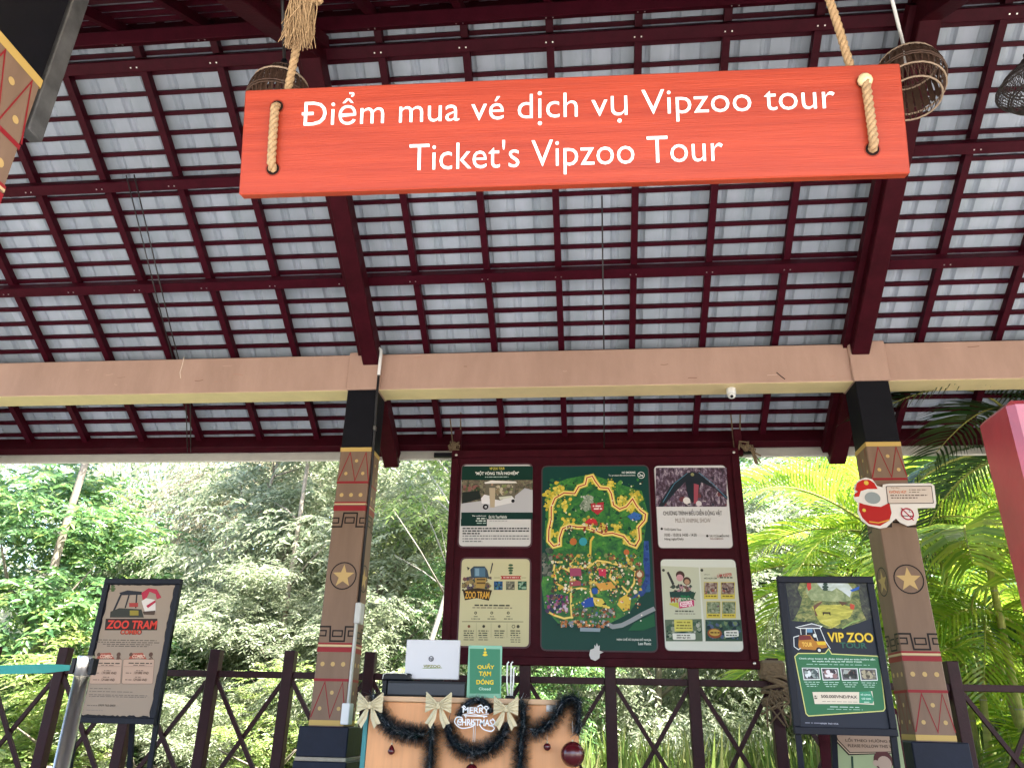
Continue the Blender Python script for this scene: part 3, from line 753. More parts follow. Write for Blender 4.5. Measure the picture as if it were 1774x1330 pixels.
# B: cream tram poster, crop (785,960) x8.06
P = panel('tram_route_poster', 'cream poster with a tram emblem, photos and icons', [(801, 968), (917, 968), (917, 1119), (793, 1119)], .035, 'c8c29c', '5c4048', (785, 960, 8.06))
P.poly([(190, 170), (235, 190), (205, 225), (200, 195)], '3a3a34', 3)
P.blobs([(120, 300), (540, 300), (540, 520), (120, 520)], 90, .020, ['4a3f4e', '6a5a48', '8a7a50', '5c4a66', '39463e', '9a8458', '704a4a', '2e3430'], 3)
P.poly([(255, 330), (240, 210), (290, 165), (440, 165), (480, 220), (500, 320)], '3c4b58', 4); P.rect(295, 190, 450, 310, '4f6f86', 5); P.rect(310, 195, 365, 300, '7b9bb0', 6)
P.poly([(300, 330), (470, 330), (440, 470), (320, 470)], 'a98a4c', 5); P.line([(330, 350), (450, 350)], .012, '5a4628', 6); P.line([(330, 400), (450, 400)], .012, '5a4628', 6)
P.poly([(545, 110), (560, 130), (525, 270), (515, 260)], '3d3a44', 4)
P.poly([(135, 500), (340, 470), (545, 500), (500, 645), (330, 610), (165, 640)], '3a2a18', 6)
P.text('ZOO TRAM', 165, 615, 505, 515, 'dda945', 8, .02)
for y, r_ in ((150, .018), (190, .022), (225, .018), (260, .014)): P.circ((805, y), r_, '3e5a40', 4, True, 12, .009)
P.poly([(660, 300), (955, 300), (930, 325), (955, 347), (660, 347), (685, 325)], 'a82028', 4); P.greek(700, 920, 322, 16, 'd9b8b0', 6, True, .02)
P.line([(570, 325), (655, 325)], .003, '5a5a48'); P.line([(955, 325), (1020, 325)], .003, '5a5a48')
for x0, cols in ((570, ['2a4f7a', '3f75a0', '1d3350', '4b6a58']), (738, ['6b6a5c', '8d8a78', '4a463c', 'a39a84']), (905, ['2a5240', '3f7358', '1d3a30', '8aa890'])):
    P.rect(x0, 375, x0+122, 495, cols[0], 3); P.blobs([(x0, 375), (x0+122, 375), (x0+122, 495), (x0, 495)], 24, .012, cols, 4)
P.greek(300, 790, 708, 20, '4a4a40', 3, True, .03); P.greek(270, 825, 742, 16, '8a8470', 3, True, .03)
for x in (315, 540, 770):
    P.ring((x, 815), .008, .005, '34382e', 3); P.greek(x-25, x+30, 866, 10, '55584a', 3, True, .02); P.greek(x-60, x+60, 898, 12, '55584a', 3, True, .02)
P.line([(125, 937), (980, 940)], .004, '44443a', 3)
for x, cc in ((222, '7a4a34'), (428, '39352a'), (645, '5a5448')): P.circ((x, 1003), .011, cc, 3, True, 9)
P.ring((843, 1005), .011, .004, '3a3a30', 3); P.circ((908, 1005), .012, '4b4a3e', 3)
for i, x in enumerate((222, 428, 650, 875)):
    for k in range((5, 5, 4, 6)[i]): P.greek(x-(75, 70, 75, 65)[k % 4], x+70-(0, 6, 20, 4)[k % 4], 1065+k*31, 14, '4c4d40' if k < 3 else '807c68', 3, True, .025)
    if i < 3: P.line([(x+103, 960), (x+103, 1160)], .002, '8e8a72', 3)
P.fin()
# C: animal show, crop (1125,800) x4.03
P = panel('animal_show_poster', 'white poster with a dark bird photo and show times', [(1135, 807), (1256, 807), (1270, 949), (1139, 949)], .035, 'd4d2d3', '6a5a60', (1125, 800, 4.03), bw=.004)
P.rect(44, 40, 540, 312, photo('crowd', ['1c1826', '2f2838', '4a3440', '6a5a70', 'a89aa4', 'cfc4c6'], 26, (1.4, .8, 1)), 1)
P.blobs([(46, 180), (538, 180), (540, 310), (56, 310)], 26, .020, ['2b2436', '8e8a92', '3d2a30', '5c4a60', '6b3a40', 'b8aeb0', '20303c', '4a5a6a', 'c8bcc0'], 2)
P.poly([(60, 312), (150, 160), (260, 80), (300, 66), (345, 82), (430, 150), (545, 265), (545, 240), (455, 185), (360, 140), (335, 260), (300, 285), (270, 240), (250, 140), (180, 210), (95, 312)], '232a33', 3)
P.line([(95, 280), (175, 150), (265, 78)], .005, '4f7f98', 4); P.line([(345, 75), (440, 150), (540, 252)], .006, '4f7f98', 4); P.circ((300, 88), .014, '8a8a60', 4)
P.poly([(310, 150), (345, 160), (335, 290), (310, 290)], '9a4a58', 4); P.circ((260, 270), .028, 'd8d2d0', 4); P.circ((345, 290), .022, 'd0c8cc', 4)
P.text('CHƯƠNG TRÌNH BIỂU DIỄN ĐỘNG VẬT', 97, 380, 508, 328, '34302e', 4, .01)
P.text('MULTI ANIMAL SHOW', 182, 424, 428, 393, '8d7f78', 4)
P.circ((86, 466), .010, '33302e', 3, True, 8); P.text('THỜI GIAN Time', 104, 480, 222, 458, '44403e', 4, .01)
P.text('10:00 - 10:30 & 14:00 - 14:30', 106, 520, 330, 498, '55504c', 4, .01)
P.text('Hàng ngày/Daily', 106, 550, 240, 528, '44403e', 4, .01)
P.circ((404, 516), .010, '33302e', 3, True, 8); P.text('SÂU CỬA MIỄN PHÍ', 420, 524, 555, 502, '44403e', 4, .01); P.text('FREE ADMISSION', 424, 542, 515, 530, '7a4440', 4, .005)
P.fin()
# D: keeper poster
P = panel('keeper_poster', 'pale poster of two half leaflets with small photos', [(1145, 969), (1272, 969), (1289, 1127), (1152, 1127)], .035, 'd3d6cf', '6a5a60', (1125, 800, 4.03), bw=.004)
P.poly([(82, 725), (345, 735), (372, 1252), (115, 1250)], 'bfc2ae', 1); P.poly([(352, 735), (605, 735), (650, 1252), (390, 1252)], 'c3c4b0', 1)
P.circ((98, 755), .011, '3c4038', 3); P.circ((366, 755), .011, '3c4038', 3)
P.poly([(120, 770), (135, 765), (175, 850), (160, 860)], '3a3a3a', 3)
P.circ((215, 790), .033, '4a3430', 3); P.circ((212, 808), .026, 'c7949a', 4); P.circ((262, 830), .030, '4a3a30', 4); P.circ((262, 836), .020, 'b08a70', 5)
P.blobs([(140, 850), (300, 850), (310, 930), (140, 930)], 40, .018, ['3d4a44', 'a8808a', '6a5048', '2c3a38'], 4); P.poly([(140, 905), (310, 905), (310, 950), (145, 945)], '22423e', 5)
P.text('MY', 150, 980, 210, 945, 'a8473a', 6, .03); P.text('ZOO', 218, 972, 285, 930, '1e7a4a', 6, .04); P.poly([(285, 925), (325, 905), (310, 950), (325, 965), (290, 955)], '2a4a38', 5)
P.poly([(140, 985), (200, 980), (205, 1010), (205, 1020), (140, 995)], 'b8b84a', 5); P.poly([(205, 975), (310, 962), (312, 1005), (210, 1022)], 'c0206a', 6); P.text('KEEPER', 214, 1012, 305, 975, 'f2dfe6', 8, .03, slope=.008)
P.greek(180, 310, 1040, 10, '55584e', 3, True, .02); P.greek(175, 320, 1058, 7, '8a8c80', 3, True, .02)
P.poly([(108, 1100), (365, 1095), (372, 1250), (115, 1250)], '5a6a58', 2); P.blobs([(112, 1105), (365, 1105), (370, 1240), (118, 1240)], 60, .020, ['27443a', '3f5a48', '8a9484', '1d362e', 'a6aaa0', '4a5a44'], 3)
P.poly(rounded([P.L(172, 1100), P.L(300, 1100), P.L(302, 1180), P.L(176, 1182)], .006), 'c8c262', 5, False); P.greek(190, 285, 1118, 10, '8a8438', 6, True, .03); P.greek(190, 290, 1140, 9, '6a6430', 6, True, .02); P.greek(185, 295, 1158, 7, '6a6430', 6, True, .02)
P.poly(rounded([P.L(160, 1195), P.L(320, 1195), P.L(322, 1240), P.L(164, 1240)], .010), 'dcddd6', 5, False); P.greek(190, 285, 1208, 7, '555', 6, True, .02) if False else P.greek(190, 285, 1208, 7, '555550', 6, True, .02); P.text('0909 467 291', 190, 1233, 285, 1217, '33332f', 6, .02)
P.text('ĐĂNG KÝ', 382, 790, 422, 778, '44443c', 4); P.text('MỘT NGÀY LÀM', 384, 820, 470, 802, '3e4a3c', 4, .01); P.text('LÀM KEEPER', 474, 806, 578, 778, 'b03a3a', 4, .02, slope=.012); P.greek(490, 580, 806, 10, '5a5a50', 3, True, .02)
for (x, y) in ((380, 838), (498, 838), (398, 972), (505, 972)):
    P.rect(x, y, x+98, y+118, 'c9b84e', 3); P.rect(x+4, y+4, x+94, y+85, photo('visit', ['241e28', '6a4a44', '9a8a80', 'c8b8a8'] if y < 900 else ['26301f', '5f6f50', '8a9478', 'b8b4a0'], 40), 4)
    P.blobs([(x+4, y+24), (x+94, y+24), (x+94, y+85), (x+4, y+85)], 9, .012, ['3a2e38', '8a7a70', '6a3f3a', 'b8a898', '4f5a48', '2f2a34', '8f4a40'] if y < 900 else ['5f6f50', '8a9478', '3d4a38', 'a0a08a', '6a4a58', '2f3a2c'], 5)
    P.greek(x+12, x+86, y+98, 9, '6f6424', 6, True, .02)
P.poly([(390, 1100), (640, 1100), (650, 1250), (392, 1250)], '2f4a3e', 2); P.blobs([(395, 1105), (638, 1105), (645, 1240), (398, 1240)], 60, .020, ['24403a', '3f5f50', '6a7f5a', '1a2f36', '4a5a7a'], 3)
P.circ((455, 1195), .052, '8a4a2a', 5, True, 18, .035); P.circ((455, 1190), .040, 'b89a4a', 6, True, 18, .024); P.greek(425, 490, 1190, 10, '5a3a18', 7, True, .02)
P.poly(rounded([P.L(520, 1178), P.L(620, 1172), P.L(625, 1218), P.L(526, 1225)], .012), 'd8dad4', 5, False); P.greek(535, 610, 1190, 8, '4a4a46', 6, True, .02); P.greek(535, 610, 1208, 8, '4a4a46', 6, True, .02)
P.fin()
# E: the map, crop (930,800) x3.8
P = panel('zoo_map', 'tall dark green illustrated map with yellow roads', [(942, 808), (1121, 808), (1139, 1126), (936, 1126)], .04, '14403a', '4a3a40', (930, 800, 3.8), bw=.010)
rm = random.Random(11); random.seed(11)
G = ['1d5a34', '2a6b32', '357a34', '1f4f38', '45883a', '296040', '163f34', '5a9340']
def mpoly(pts, col, layer): P.poly(pts, col, layer)
MG = photo('map_green', ['163f34', '1f5636', '2f6f36', '45883a', '6a9a48'], 16)
mpoly([(60, 300), (90, 150), (200, 110), (360, 80), (470, 120), (560, 150), (690, 190), (730, 330), (700, 560), (740, 660), (700, 860), (600, 1000), (480, 1060), (300, 1080), (140, 1060), (50, 960), (30, 800), (70, 600), (50, 480)], MG, 1)
P.blobs([(50, 100), (720, 100), (720, 880), (40, 880)], 160, .018, G, 2)
P.blobs([(30, 560), (110, 560), (110, 760), (30, 760)], 40, .025, ['4f5a50', '6b7068', '3d4a44', '7f8078'], 3)
P.poly([(705, 520), (735, 520), (745, 700), (745, 820), (700, 880), (620, 900), (680, 840), (715, 760), (700, 660)], photo('map_river', ['18306a', '22428a', '35609a'], 14), 3)
P.blobs([(705, 540), (745, 540), (745, 860), (705, 860)], 24, .018, ['2a4890', '1f3a74', '2c5a88'], 4)
# yellow ground along the safari road
YL = ['d8c24a', 'c9b13e', 'e2d060', 'bcae48']
road = [(170, 440), (150, 500), (150, 545), (110, 555), (78, 520), (80, 450), (95, 380), (95, 300), (120, 240), (180, 205), (250, 210), (275, 165), (320, 150), (330, 105), (365, 95), (385, 130), (415, 170), (470, 175), (490, 210), (505, 285), (545, 312), (590, 295), (630, 245), (655, 290), (680, 320), (715, 345), (710, 385), (670, 430), (675, 510), (650, 555), (610, 540), (570, 490), (500, 470), (440, 475), (390, 455), (330, 430), (270, 430), (215, 420), (170, 440)]
for (x, y, r_) in ((100, 220, 45), (150, 180, 45), (180, 280, 42), (490, 150, 38), (350, 120, 30), (560, 260, 46), (650, 230, 48), (620, 300, 40), (530, 430, 40), (80, 290, 30), (110, 470, 34), (360, 400, 44), (200, 400, 40), (650, 470, 36), (430, 430, 30), (600, 520, 34)):
    [P.circ((x+rm.gauss(0, r_*.42), y+rm.gauss(0, r_*.42)), r_/3.8*.0045*rm.uniform(.10, .32), rm.choice(YL if k > 16 else ['8a9a3e', 'a8a83e', '74903c']), 3 if k < 17 else 4, True, 9) for k in range(44)]
P.line(road, .040, 'd8c452', 5); P.line(road, .026, 'ecd98c', 6); P.line(road, .009, 'b02a24', 7)
mpoly([(280, 290), (330, 215), (365, 225), (380, 300), (320, 330)], '8f9a88', 5); P.blobs([(285, 220), (375, 220), (375, 320), (285, 320)], 30, .014, ['a8b0a0', '6a7a68', '55684f', 'c0c4b8'], 6)
mpoly([(355, 275), (440, 265), (440, 315), (400, 350), (360, 320)], 'b0303c', 6); P.greek(368, 430, 292, 10, 'f0dcd8', 8, True, .03); P.greek(375, 430, 310, 9, 'f0dcd8', 8, True, .03)
mpoly([(315, 400), (345, 372), (385, 375), (400, 405), (345, 415)], 'c8323a', 8)
P.blobs([(300, 400), (470, 400), (470, 470), (300, 470)], 50, .012, ['8a3a30', 'c8a858', '5f4a3a', 'e0d0a0', '9a4a3a', 'd8d0b8'], 9)
P.blobs([(180, 420), (240, 420), (240, 460), (180, 460)], 20, .012, ['2f2a2a', '6a3a30', 'd0c8a8'], 9)
mpoly([(595, 360), (640, 330), (690, 350), (680, 380), (630, 390)], '3a68b0', 8)
P.circ((240, 525), .028, 'b86a3a', 5); P.circ((305, 525), .032, '3a9aa8', 5); P.circ((590, 595), .022, 'b8683a', 5)
P.line([(375, 490), (355, 520), (352, 600), (345, 690)], .016, 'd8c052', 6)
# the dense lower park
for path in ([(345, 690), (300, 700), (250, 690), (215, 720), (160, 690), (120, 740), (130, 800), (180, 830)], [(345, 690), (400, 650), (470, 660), (540, 680), (600, 690), (650, 720), (640, 800), (600, 860)], [(230, 840), (290, 830), (350, 840), (360, 880), (390, 940), (440, 950), (480, 960)], [(345, 700), (350, 760), (390, 800), (480, 820), (560, 820), (600, 860)], [(225, 860), (225, 960), (232, 1030)], [(70, 985), (120, 1010), (180, 1030), (240, 1020)], [(270, 620), (220, 670), (230, 760), (225, 850)], [(170, 660), (120, 660), (110, 720)], [(500, 690), (480, 760), (520, 800)], [(400, 700), (460, 720), (440, 760)]):
    P.line(path, .016, 'd6bd54', 6); P.line(path, .007, 'e9d888', 7)
P.blobs([(90, 600), (690, 600), (690, 870), (90, 870)], 260, .017, ['c8b04a', '3a5a3a', '8a6a3c', 'd8c66a', '5a7f48', '4a3f38', 'a05a48', 'dcd8c0', '2e4a36', '7a8a58', 'b89a50'], 8)
mpoly([(545, 900), (590, 870), (620, 900), (610, 970), (570, 985), (530, 940)], 'd6b84e', 7); mpoly([(380, 800), (490, 790), (520, 830), (420, 850)], 'd6a04e', 8)
mpoly([(365, 890), (430, 900), (470, 960), (410, 950)], 'd8c25a', 8)
P.blobs([(100, 610), (690, 610), (690, 1000), (110, 1000)], 280, .0095, ['d8c66a', '2e4a36', 'c8a048', '8a4a3c', 'e6e0cc', '3f6a44', '5a3f34', 'b8b08a', '4a6f9a', '24382c'], 8)
P.blobs([(70, 130), (710, 130), (710, 560), (70, 560)], 150, .0075, ['1a3024', 'e6e0c0', '5a7f48', '3a2c24', '9ab060', '24502e'], 5)
mpoly([(215, 700), (290, 700), (295, 750), (220, 755)], 'a04a6a', 9); mpoly([(215, 790), (290, 785), (290, 815), (220, 820)], 'a0505a', 9); mpoly([(405, 705), (455, 705), (455, 755), (410, 750)], 'c83a5a', 9)
mpoly([(290, 930), (330, 900), (370, 890), (375, 950), (310, 960)], '2a50a8', 8); P.circ((382, 850), .024, '2f58a8', 9); P.circ((675, 740), .034, '8a5a3a', 9); P.circ((675, 742), .020, 'd8c8b0', 10)
P.blobs([(50, 870), (210, 870), (210, 1000), (60, 1000)], 80, .017, ['4a3a5a', '8a4a7a', '3a3248', 'c0b0c0', '6a5a48', 'a06a8a', '2a3a5a'], 8)
P.blobs([(230, 960), (520, 960), (520, 1030), (230, 1030)], 90, .014, ['6a4a34', '8a8a90', 'c0b8a8', '3a4a58', '9a5a3a', '4a6a40'], 8)
P.blobs([(150, 1040), (480, 1040), (480, 1095), (160, 1095)], 90, .014, ['9a6038', 'c8a070', '6a4028', '7a8a98', 'b87a48'], 9)
P.poly([(285, 1090), (420, 1095), (415, 1118), (285, 1115)], '8a9aa8', 9)
P.line([(430, 1050), (500, 1085), (560, 1075), (620, 1045), (700, 1000), (775, 965)], .032, '8f969c', 5); P.poly([(600, 1110), (640, 1060), (770, 1000), (778, 1080), (700, 1110)], '1d5a3c', 4)
for k in range(70): P.circ((rm.uniform(70, 690), rm.uniform(640, 1080)), rm.uniform(.003, .007), rm.choice(['f0ede0', 'f0ede0', '1f2428', 'd83a3a']), 11, True, 7)
P.text('NO SMOKING', 560, 80, 648, 66, 'e4e8e4', 4, .02); P.text('To protect the environment', 472, 100, 648, 86, 'd0d8d2', 4, .015)
P.ring((686, 90), .026, .004, 'e8ece8', 4); P.line([(668, 75), (704, 105)], .004, 'e8ece8', 4); P.line([(672, 97), (700, 90)], .006, 'e8ece8', 4)
P.text('HẠN CHẾ SỬ DỤNG ĐỒ NHỰA', 527, 1178, 752, 1155, 'e4ece6', 4, .012); P.text('Less Plastic', 668, 1204, 752, 1186, 'dfe7e2', 4, .012)
P.fin()
# white bird sticker at the board's foot
q = at(1033, 1130, YB-.03); t = Print(frame((q.x, YB-.0235, q.z), (1, 0, 0), (0, 0, 1)), (930, 800, 3.8))
t.poly([(345, 1270), (352, 1235), (378, 1225), (380, 1200), (388, 1215), (395, 1190), (404, 1212), (414, 1205), (413, 1240), (440, 1250), (415, 1262), (412, 1290), (385, 1308), (355, 1295)], 'c9c8c8', 2)
o = t.mb.build('bird_sticker', IB); o.matrix_basis = IBi @ t.T; o['label'] = 'small white cut-out sticker on the bottom rail'
# ropes that hang the board
for xs, lab in (((776, 799), 'thin cords and stick holding up the left corner of the notice board'), ((1263, 1283), 'knotted dark cords holding up the right corner of the notice board')):
    q0 = at(xs[0], 690, .8); q1 = at(xs[1], 690, .8); t = thing('board_cord', lab, 'cord', at((xs[0]+xs[1])/2, 780, .74)); inv = Matrix.Translation(-t.location)
    zt = 3.0; b = MB()
    for xx_, yy in ((xs[0], .80), (xs[1], .78)):
        lo = at(xx_+(10 if xx_ == xs[0] else -2), 782, .74); hi = at(xx_, 690, .80); b.tube([lo, lo.lerp(hi, .5), hi, (hi.x, .8, 3.55)], .006, ROPED, 6)
    b.build('cord', t, inv)
    b = MB(); r0 = random.Random(xs[0]); c = at(sum(xs)/2+(0 if xs[0] < 1000 else 14), 778, .70)
    for k in range(9):
        b.tube([c+Vector((r0.uniform(-.05, .05), -.03, r0.uniform(-.03, .06))) for _ in range(3)], .008, ROPED, 5)
    if xs[0] > 1000:
        for k in range(8): b.tube([c, c+Vector((.05+r0.uniform(0, .05), -.03, r0.uniform(-.03, .03))), c+Vector((.07+r0.uniform(0, .07), -.03, -.05-r0.uniform(0, .10)))], .006, ROPED, 5)
    b.build('knot', t, inv)
    b = MB(); c2 = at(sum(xs)/2+6, 770, .745); b.box((c2.x-.035, .72, c2.z-.10), (c2.x+.03, .765, c2.z+.13), MAROON2, bev=.005); b.build('hanger_block', t, inv)

# ------------------------------------------------------------------ poster stands
def stand(label, T, w_, h_, legs, crop):
    """T: lower left corner of the board, x right, y up"""
    t = thing('poster_stand', label, 'poster stand', T.translation); t.matrix_basis = T; bpy.context.view_layer.update()
    b = MB(); b.box((0, 0, -.028), (w_, h_, -.006), DARKM, bev=.003); b.build('back_board', t)
    fr = .036
    for a, c in (((0, 0), (w_, fr)), ((0, h_-fr), (w_, h_)), ((0, fr+.0005), (fr, h_-fr-.0005)), ((w_-fr, fr+.0005), (w_, h_-fr-.0005))):
        b = MB(); b.box((a[0], a[1], -.0055), (c[0], c[1], .010), DARKM, bev=.003); b.build('frame_side', t)
    inv = T.inverted()
    for a, c in legs:
        b = MB(); b.bar(a, c, .03, .022, DARKM); b.build('leg', t, inv)
    return t, Print(T @ Matrix.Translation((0, 0, -.0045)), crop), fr
# right: vip zoo, crops (1330,980,7.3875) and (1360,1130,6.65)
q = [at(*p, -.9) for p in ((1342, 998), (1511, 998), (1556, 1272), (1381, 1274))]
x0, x1, z0, z1 = (q[0].x+q[3].x)/2, (q[1].x+q[2].x)/2, (q[2].z+q[3].z)/2, (q[0].z+q[1].z)/2
T = frame((x0, -.9, z0), (1, 0, 0), (0, 0, 1)); w_, h_ = x1-x0, z1-z0
t, P, fr = stand('dark green poster stand with jungle picture and ticket price, before the right post', T, w_, h_, [((x0+.02, -.885, z0), (x0+.03, -.80, .002)), ((x1-.02, -.885, z0), (x1-.02, -.80, .002)), ((x0+w_/2, -.87, z1-.2), (x0+w_/2, -.45, .002))], (1330, 980, 7.3875))
P.rect(fr, fr, w_-fr, h_-fr, '242833', 0, False)
JG = photo('jungle', ['1c2418', '39482a', '5f6a3a', '8a8850', 'b0a468'], 22, (1, 1.6, 1)); JD = photo('jungle_dark', ['121318', '26282a', '3d4034', '6a6a58'], 26); JS = photo('sky', ['9aa392', 'b4bcb8', 'c2c9d2'], 9, (1, 2, 1)); JY = photo('glade', ['6d7030', '95933c', 'b4ac48', 'c8c070'], 20, (.6, 2.4, 1)); JM = photo('mid_forest', ['5a6a48', '7f8a60', 'a3a880'], 24)
P.poly([(222, 190), (1330, 190), (1400, 640), (1180, 720), (900, 800), (600, 720), (300, 700)], JG, 1)
P.poly([(520, 190), (1000, 190), (1090, 300), (1060, 440), (940, 460), (560, 440), (480, 330)], JM, 2); P.poly([(600, 192), (1000, 192), (1080, 290), (1050, 400), (960, 330), (880, 280), (820, 320), (700, 300)], JS, 3)
P.poly([(560, 520), (700, 500), (830, 500), (960, 490), (1100, 540), (1060, 640), (960, 720), (830, 790), (700, 760), (640, 680)], JY, 3)
P.poly([(222, 190), (420, 190), (380, 300), (440, 420), (400, 560), (330, 690), (300, 700)], JD, 4)
P.poly([(1330, 190), (1060, 190), (1150, 260), (1180, 420), (1200, 560), (1260, 690), (1400, 640)], JD, 4)
P.poly([(560, 660), (700, 740), (840, 800), (760, 800), (600, 730)], JG, 5); P.poly([(930, 690), (1180, 640), (1190, 720), (930, 800)], JG, 5)
P.line([(950, 800), (1080, 720), (1180, 690)], .006, '7f9a58', 6)
P.poly([(500, 210), (550, 215), (555, 290), (520, 320), (500, 270)], 'b03a34', 7); P.poly([(1050, 310), (1170, 260), (1165, 300), (1075, 330)], '2f55a0', 7)
P.poly([(580, 510), (690, 450), (690, 470), (600, 560), (640, 640), (610, 640)], '6a4a3c', 7); P.poly([(1050, 480), (1110, 500), (1100, 560), (1055, 550)], 'b04a38', 7); P.poly([(900, 450), (1030, 470), (950, 510)], '5a4232', 7); P.poly([(700, 590), (800, 590), (800, 640), (780, 610), (720, 610), (705, 640)], '33281f', 8)
for y, r_ in ((235, .013), (270, .018), (300, .014)): P.circ((735, y), r_, '2f4238', 8, True, 12, .008)
# buggy drawing
P.poly([(390, 1010), (400, 890), (540, 880), (600, 960), (740, 960), (760, 1040), (600, 1075), (400, 1060)], 'a8722c', 6); P.poly([(400, 890), (540, 890), (560, 940), (400, 950)], '6a2c30', 7)
P.poly([(360, 785), (560, 738), (690, 772), (660, 798), (400, 798)], '55555a', 6)
P.line([(360, 785), (560, 738), (690, 772), (660, 798), (400, 798), (360, 785)], .004, 'dfe2e0', 8)
P.line([(415, 800), (425, 880)], .004, 'cfd4d4', 8); P.line([(490, 800), (490, 880)], .004, 'cfd4d4', 8); P.line([(665, 795), (735, 960), (800, 1060)], .004, 'cfd4d4', 8); P.line([(585, 800), (640, 960)], .003, 'cfd4d4', 8); P.rect(500, 805, 570, 850, '5f86a8', 7); P.circ((600, 890), .010, 'c8ccc8', 9)
P.line([(330, 910), (400, 890)], .004, 'cfd4d4', 8); P.line([(330, 910), (335, 1030), (390, 1070), (420, 1050)], .004, 'cfd4d4', 8)
P.text('TOUR', 440, 1030, 570, 975, 'e2b858', 9, .03); P.poly([(620, 970), (740, 970), (740, 1010), (640, 1010)], 'd0b030', 8)
P.circ((655, 1078), .016, '1b1b22', 9); P.circ((657, 1078), .008, 'c8c8cc', 10)
P.text('VIP ZOO', 770, 978, 1360, 845, '6a5a1c', 8, .05); P.text('VIP ZOO', 772, 970, 1355, 850, 'd9b83e', 9, .02)
P.text('TOUR', 925, 1050, 1270, 975, '2f5a4c', 8, .03)
P.crop = (1360, 1130, 6.65)
gq = [(110, 45), (150, 8), (460, 8), (500, -45), (535, 15), (1060, 40), (1085, 60), (1150, 640), (1130, 670), (270, 728), (240, 700)]
P.poly(gq, '356a48', 5); P.line(gq+[gq[0]], .005, 'c8c67a', 6)
P.text('Chinh phục hoang dã, đoàn khám phá an toàn hướng dẫn', 160, 80, 1035, 52, 'c8dcd0', 7, .02); P.text('lên xuyên suốt cùng xe VIP ZOO TOUR', 315, 110, 885, 86, 'c8dcd0', 7, .03); P.greek(245, 970, 132, 7, '9fbfae', 7, True, .03)
for i, x in enumerate((190, 410, 632, 848)):
    y = 172+i*3; P.poly([(x, y), (x+200, y+2), (x+218, y+140), (x+22, y+144)], 'd8dcd8', 7); P.poly([(x+10, y+8), (x+190, y+10), (x+207, y+130), (x+30, y+134)], '5f5a5e', 8)
    P.blobs([(x+14, y+10), (x+185, y+12), (x+200, y+128), (x+34, y+130)], 30, .016, (['2f3a38', 'd0d4d4', '8a9490', '4f5a5a'], ['6a3a40', 'd8d2d2', '8a6a6a', '3f3a40'], ['3a3f3a', '6a4a44', '9aa09a', '2a2a2c'], ['6f6a5c', '8a8470', '4f4a40', 'a39a80'])[i], 9)
    for k in range(3): P.greek(x+30+k*14, x+205-k*12, y+165+k*24, 8, 'a8c4b4', 7, True, .02)
P.poly([(312, 452), (850, 452), (1000, 442), (1022, 600), (850, 590), (340, 590)], 'd6c8b4', 7); P.poly([(850, 450), (985, 444), (1018, 545), (1005, 585), (850, 580)], '3f8a6a', 8)
P.text('500.000VNĐ/PAX', 412, 520, 828, 484, '3f3530', 9, .02); P.greek(425, 830, 560, 6, '8a7f70', 8, True, .02)
for yy in (480, 503): P.greek(335, 372, yy+20, 16, '6a5f54', 8, True, .02)
P.text('SỐ LƯỢNG', 870, 495, 980, 468, 'd8efe2', 10, .02); P.text('CÓ HẠN', 880, 545, 985, 515, 'd8efe2', 10, .02); P.greek(905, 970, 568, 8, 'c0dccc', 10, True, .02)
P.greek(515, 850, 622, 8, 'b8d0c2', 7, True, .03); P.greek(480, 890, 648, 8, '8fb09c', 7, True, .03)
P.greek(230, 400, 806, 8, '8a8a98', 3, True, .02); P.text('0909 760 056', 405, 822, 612, 804, 'b0b0bc', 3, .01); P.greek(230, 495, 864, 6, '8a8a98', 3, True, .03)
P.build('print', t)
# left: tram combo, crop (140,990,4.926)
q = [at(*p, -.3) for p in ((173, 1003), (316, 1001), (266, 1256), (144, 1250))]
x0, x1, z0, z1 = (q[0].x*.45+q[3].x*.55)-.02, (q[1].x+q[2].x)/2, (q[2].z+q[3].z)/2, (q[0].z+q[1].z)/2
T = frame((x0, -.3, z0), (1, 0, 0), (0, 0, 1)); w_, h_ = x1-x0, z1-z0
t, P, fr = stand('black framed poster stand with beige tram combo poster, behind the steel barrier', T, w_, h_, [((x0+.015, -.29, z0), (x0+.02, -.2, .002)), ((x1-.015, -.29, z1-.3), (x1-.015, -.2, .002)), ((x0+w_/2, -.27, z1-.2), (x0+w_/2, .1, .002))], (140, 990, 4.926))
# ragged edged parchment
pts = []; n = 30
for i in range(n): pts.append((fr+.004+(w_-2*fr-.008)*i/n, fr+.006+random.uniform(0, .012)))
for i in range(n): pts.append((w_-fr-.004-random.uniform(0, .010), fr+.006+(h_-2*fr-.012)*i/n))
for i in range(n): pts.append((w_-fr-.004-(w_-2*fr-.008)*i/n, h_-fr-.005-random.uniform(0, .006)))
for i in range(n): pts.append((fr+.004+random.uniform(0, .010), h_-fr-.006-(h_-2*fr-.012)*i/n))
P.rect(fr*.6, fr*.6, w_-fr*.6, h_-fr*.6, '14131a', 0, False); P.poly(pts, '968473', 1, False)
for y, r_ in ((125, .016), (145, .022), (160, .014)): P.circ((275, y), r_, '4a5a34', 3, True, 10, .008)
P.poly([(330, 180), (400, 158), (520, 170), (545, 195), (345, 200)], '26262c', 4); P.line([(345, 195), (280, 340)], .014, '26262c', 4); P.line([(415, 195), (380, 310)], .010, '26262c', 4); P.line([(480, 195), (470, 310)], .010, '26262c', 4)
P.poly([(255, 340), (330, 310), (520, 320), (540, 390), (250, 390)], '34342c', 4); P.rect(420, 330, 495, 372, '8a7a2e', 5); P.rect(415, 265, 490, 300, '9a3a34', 5)
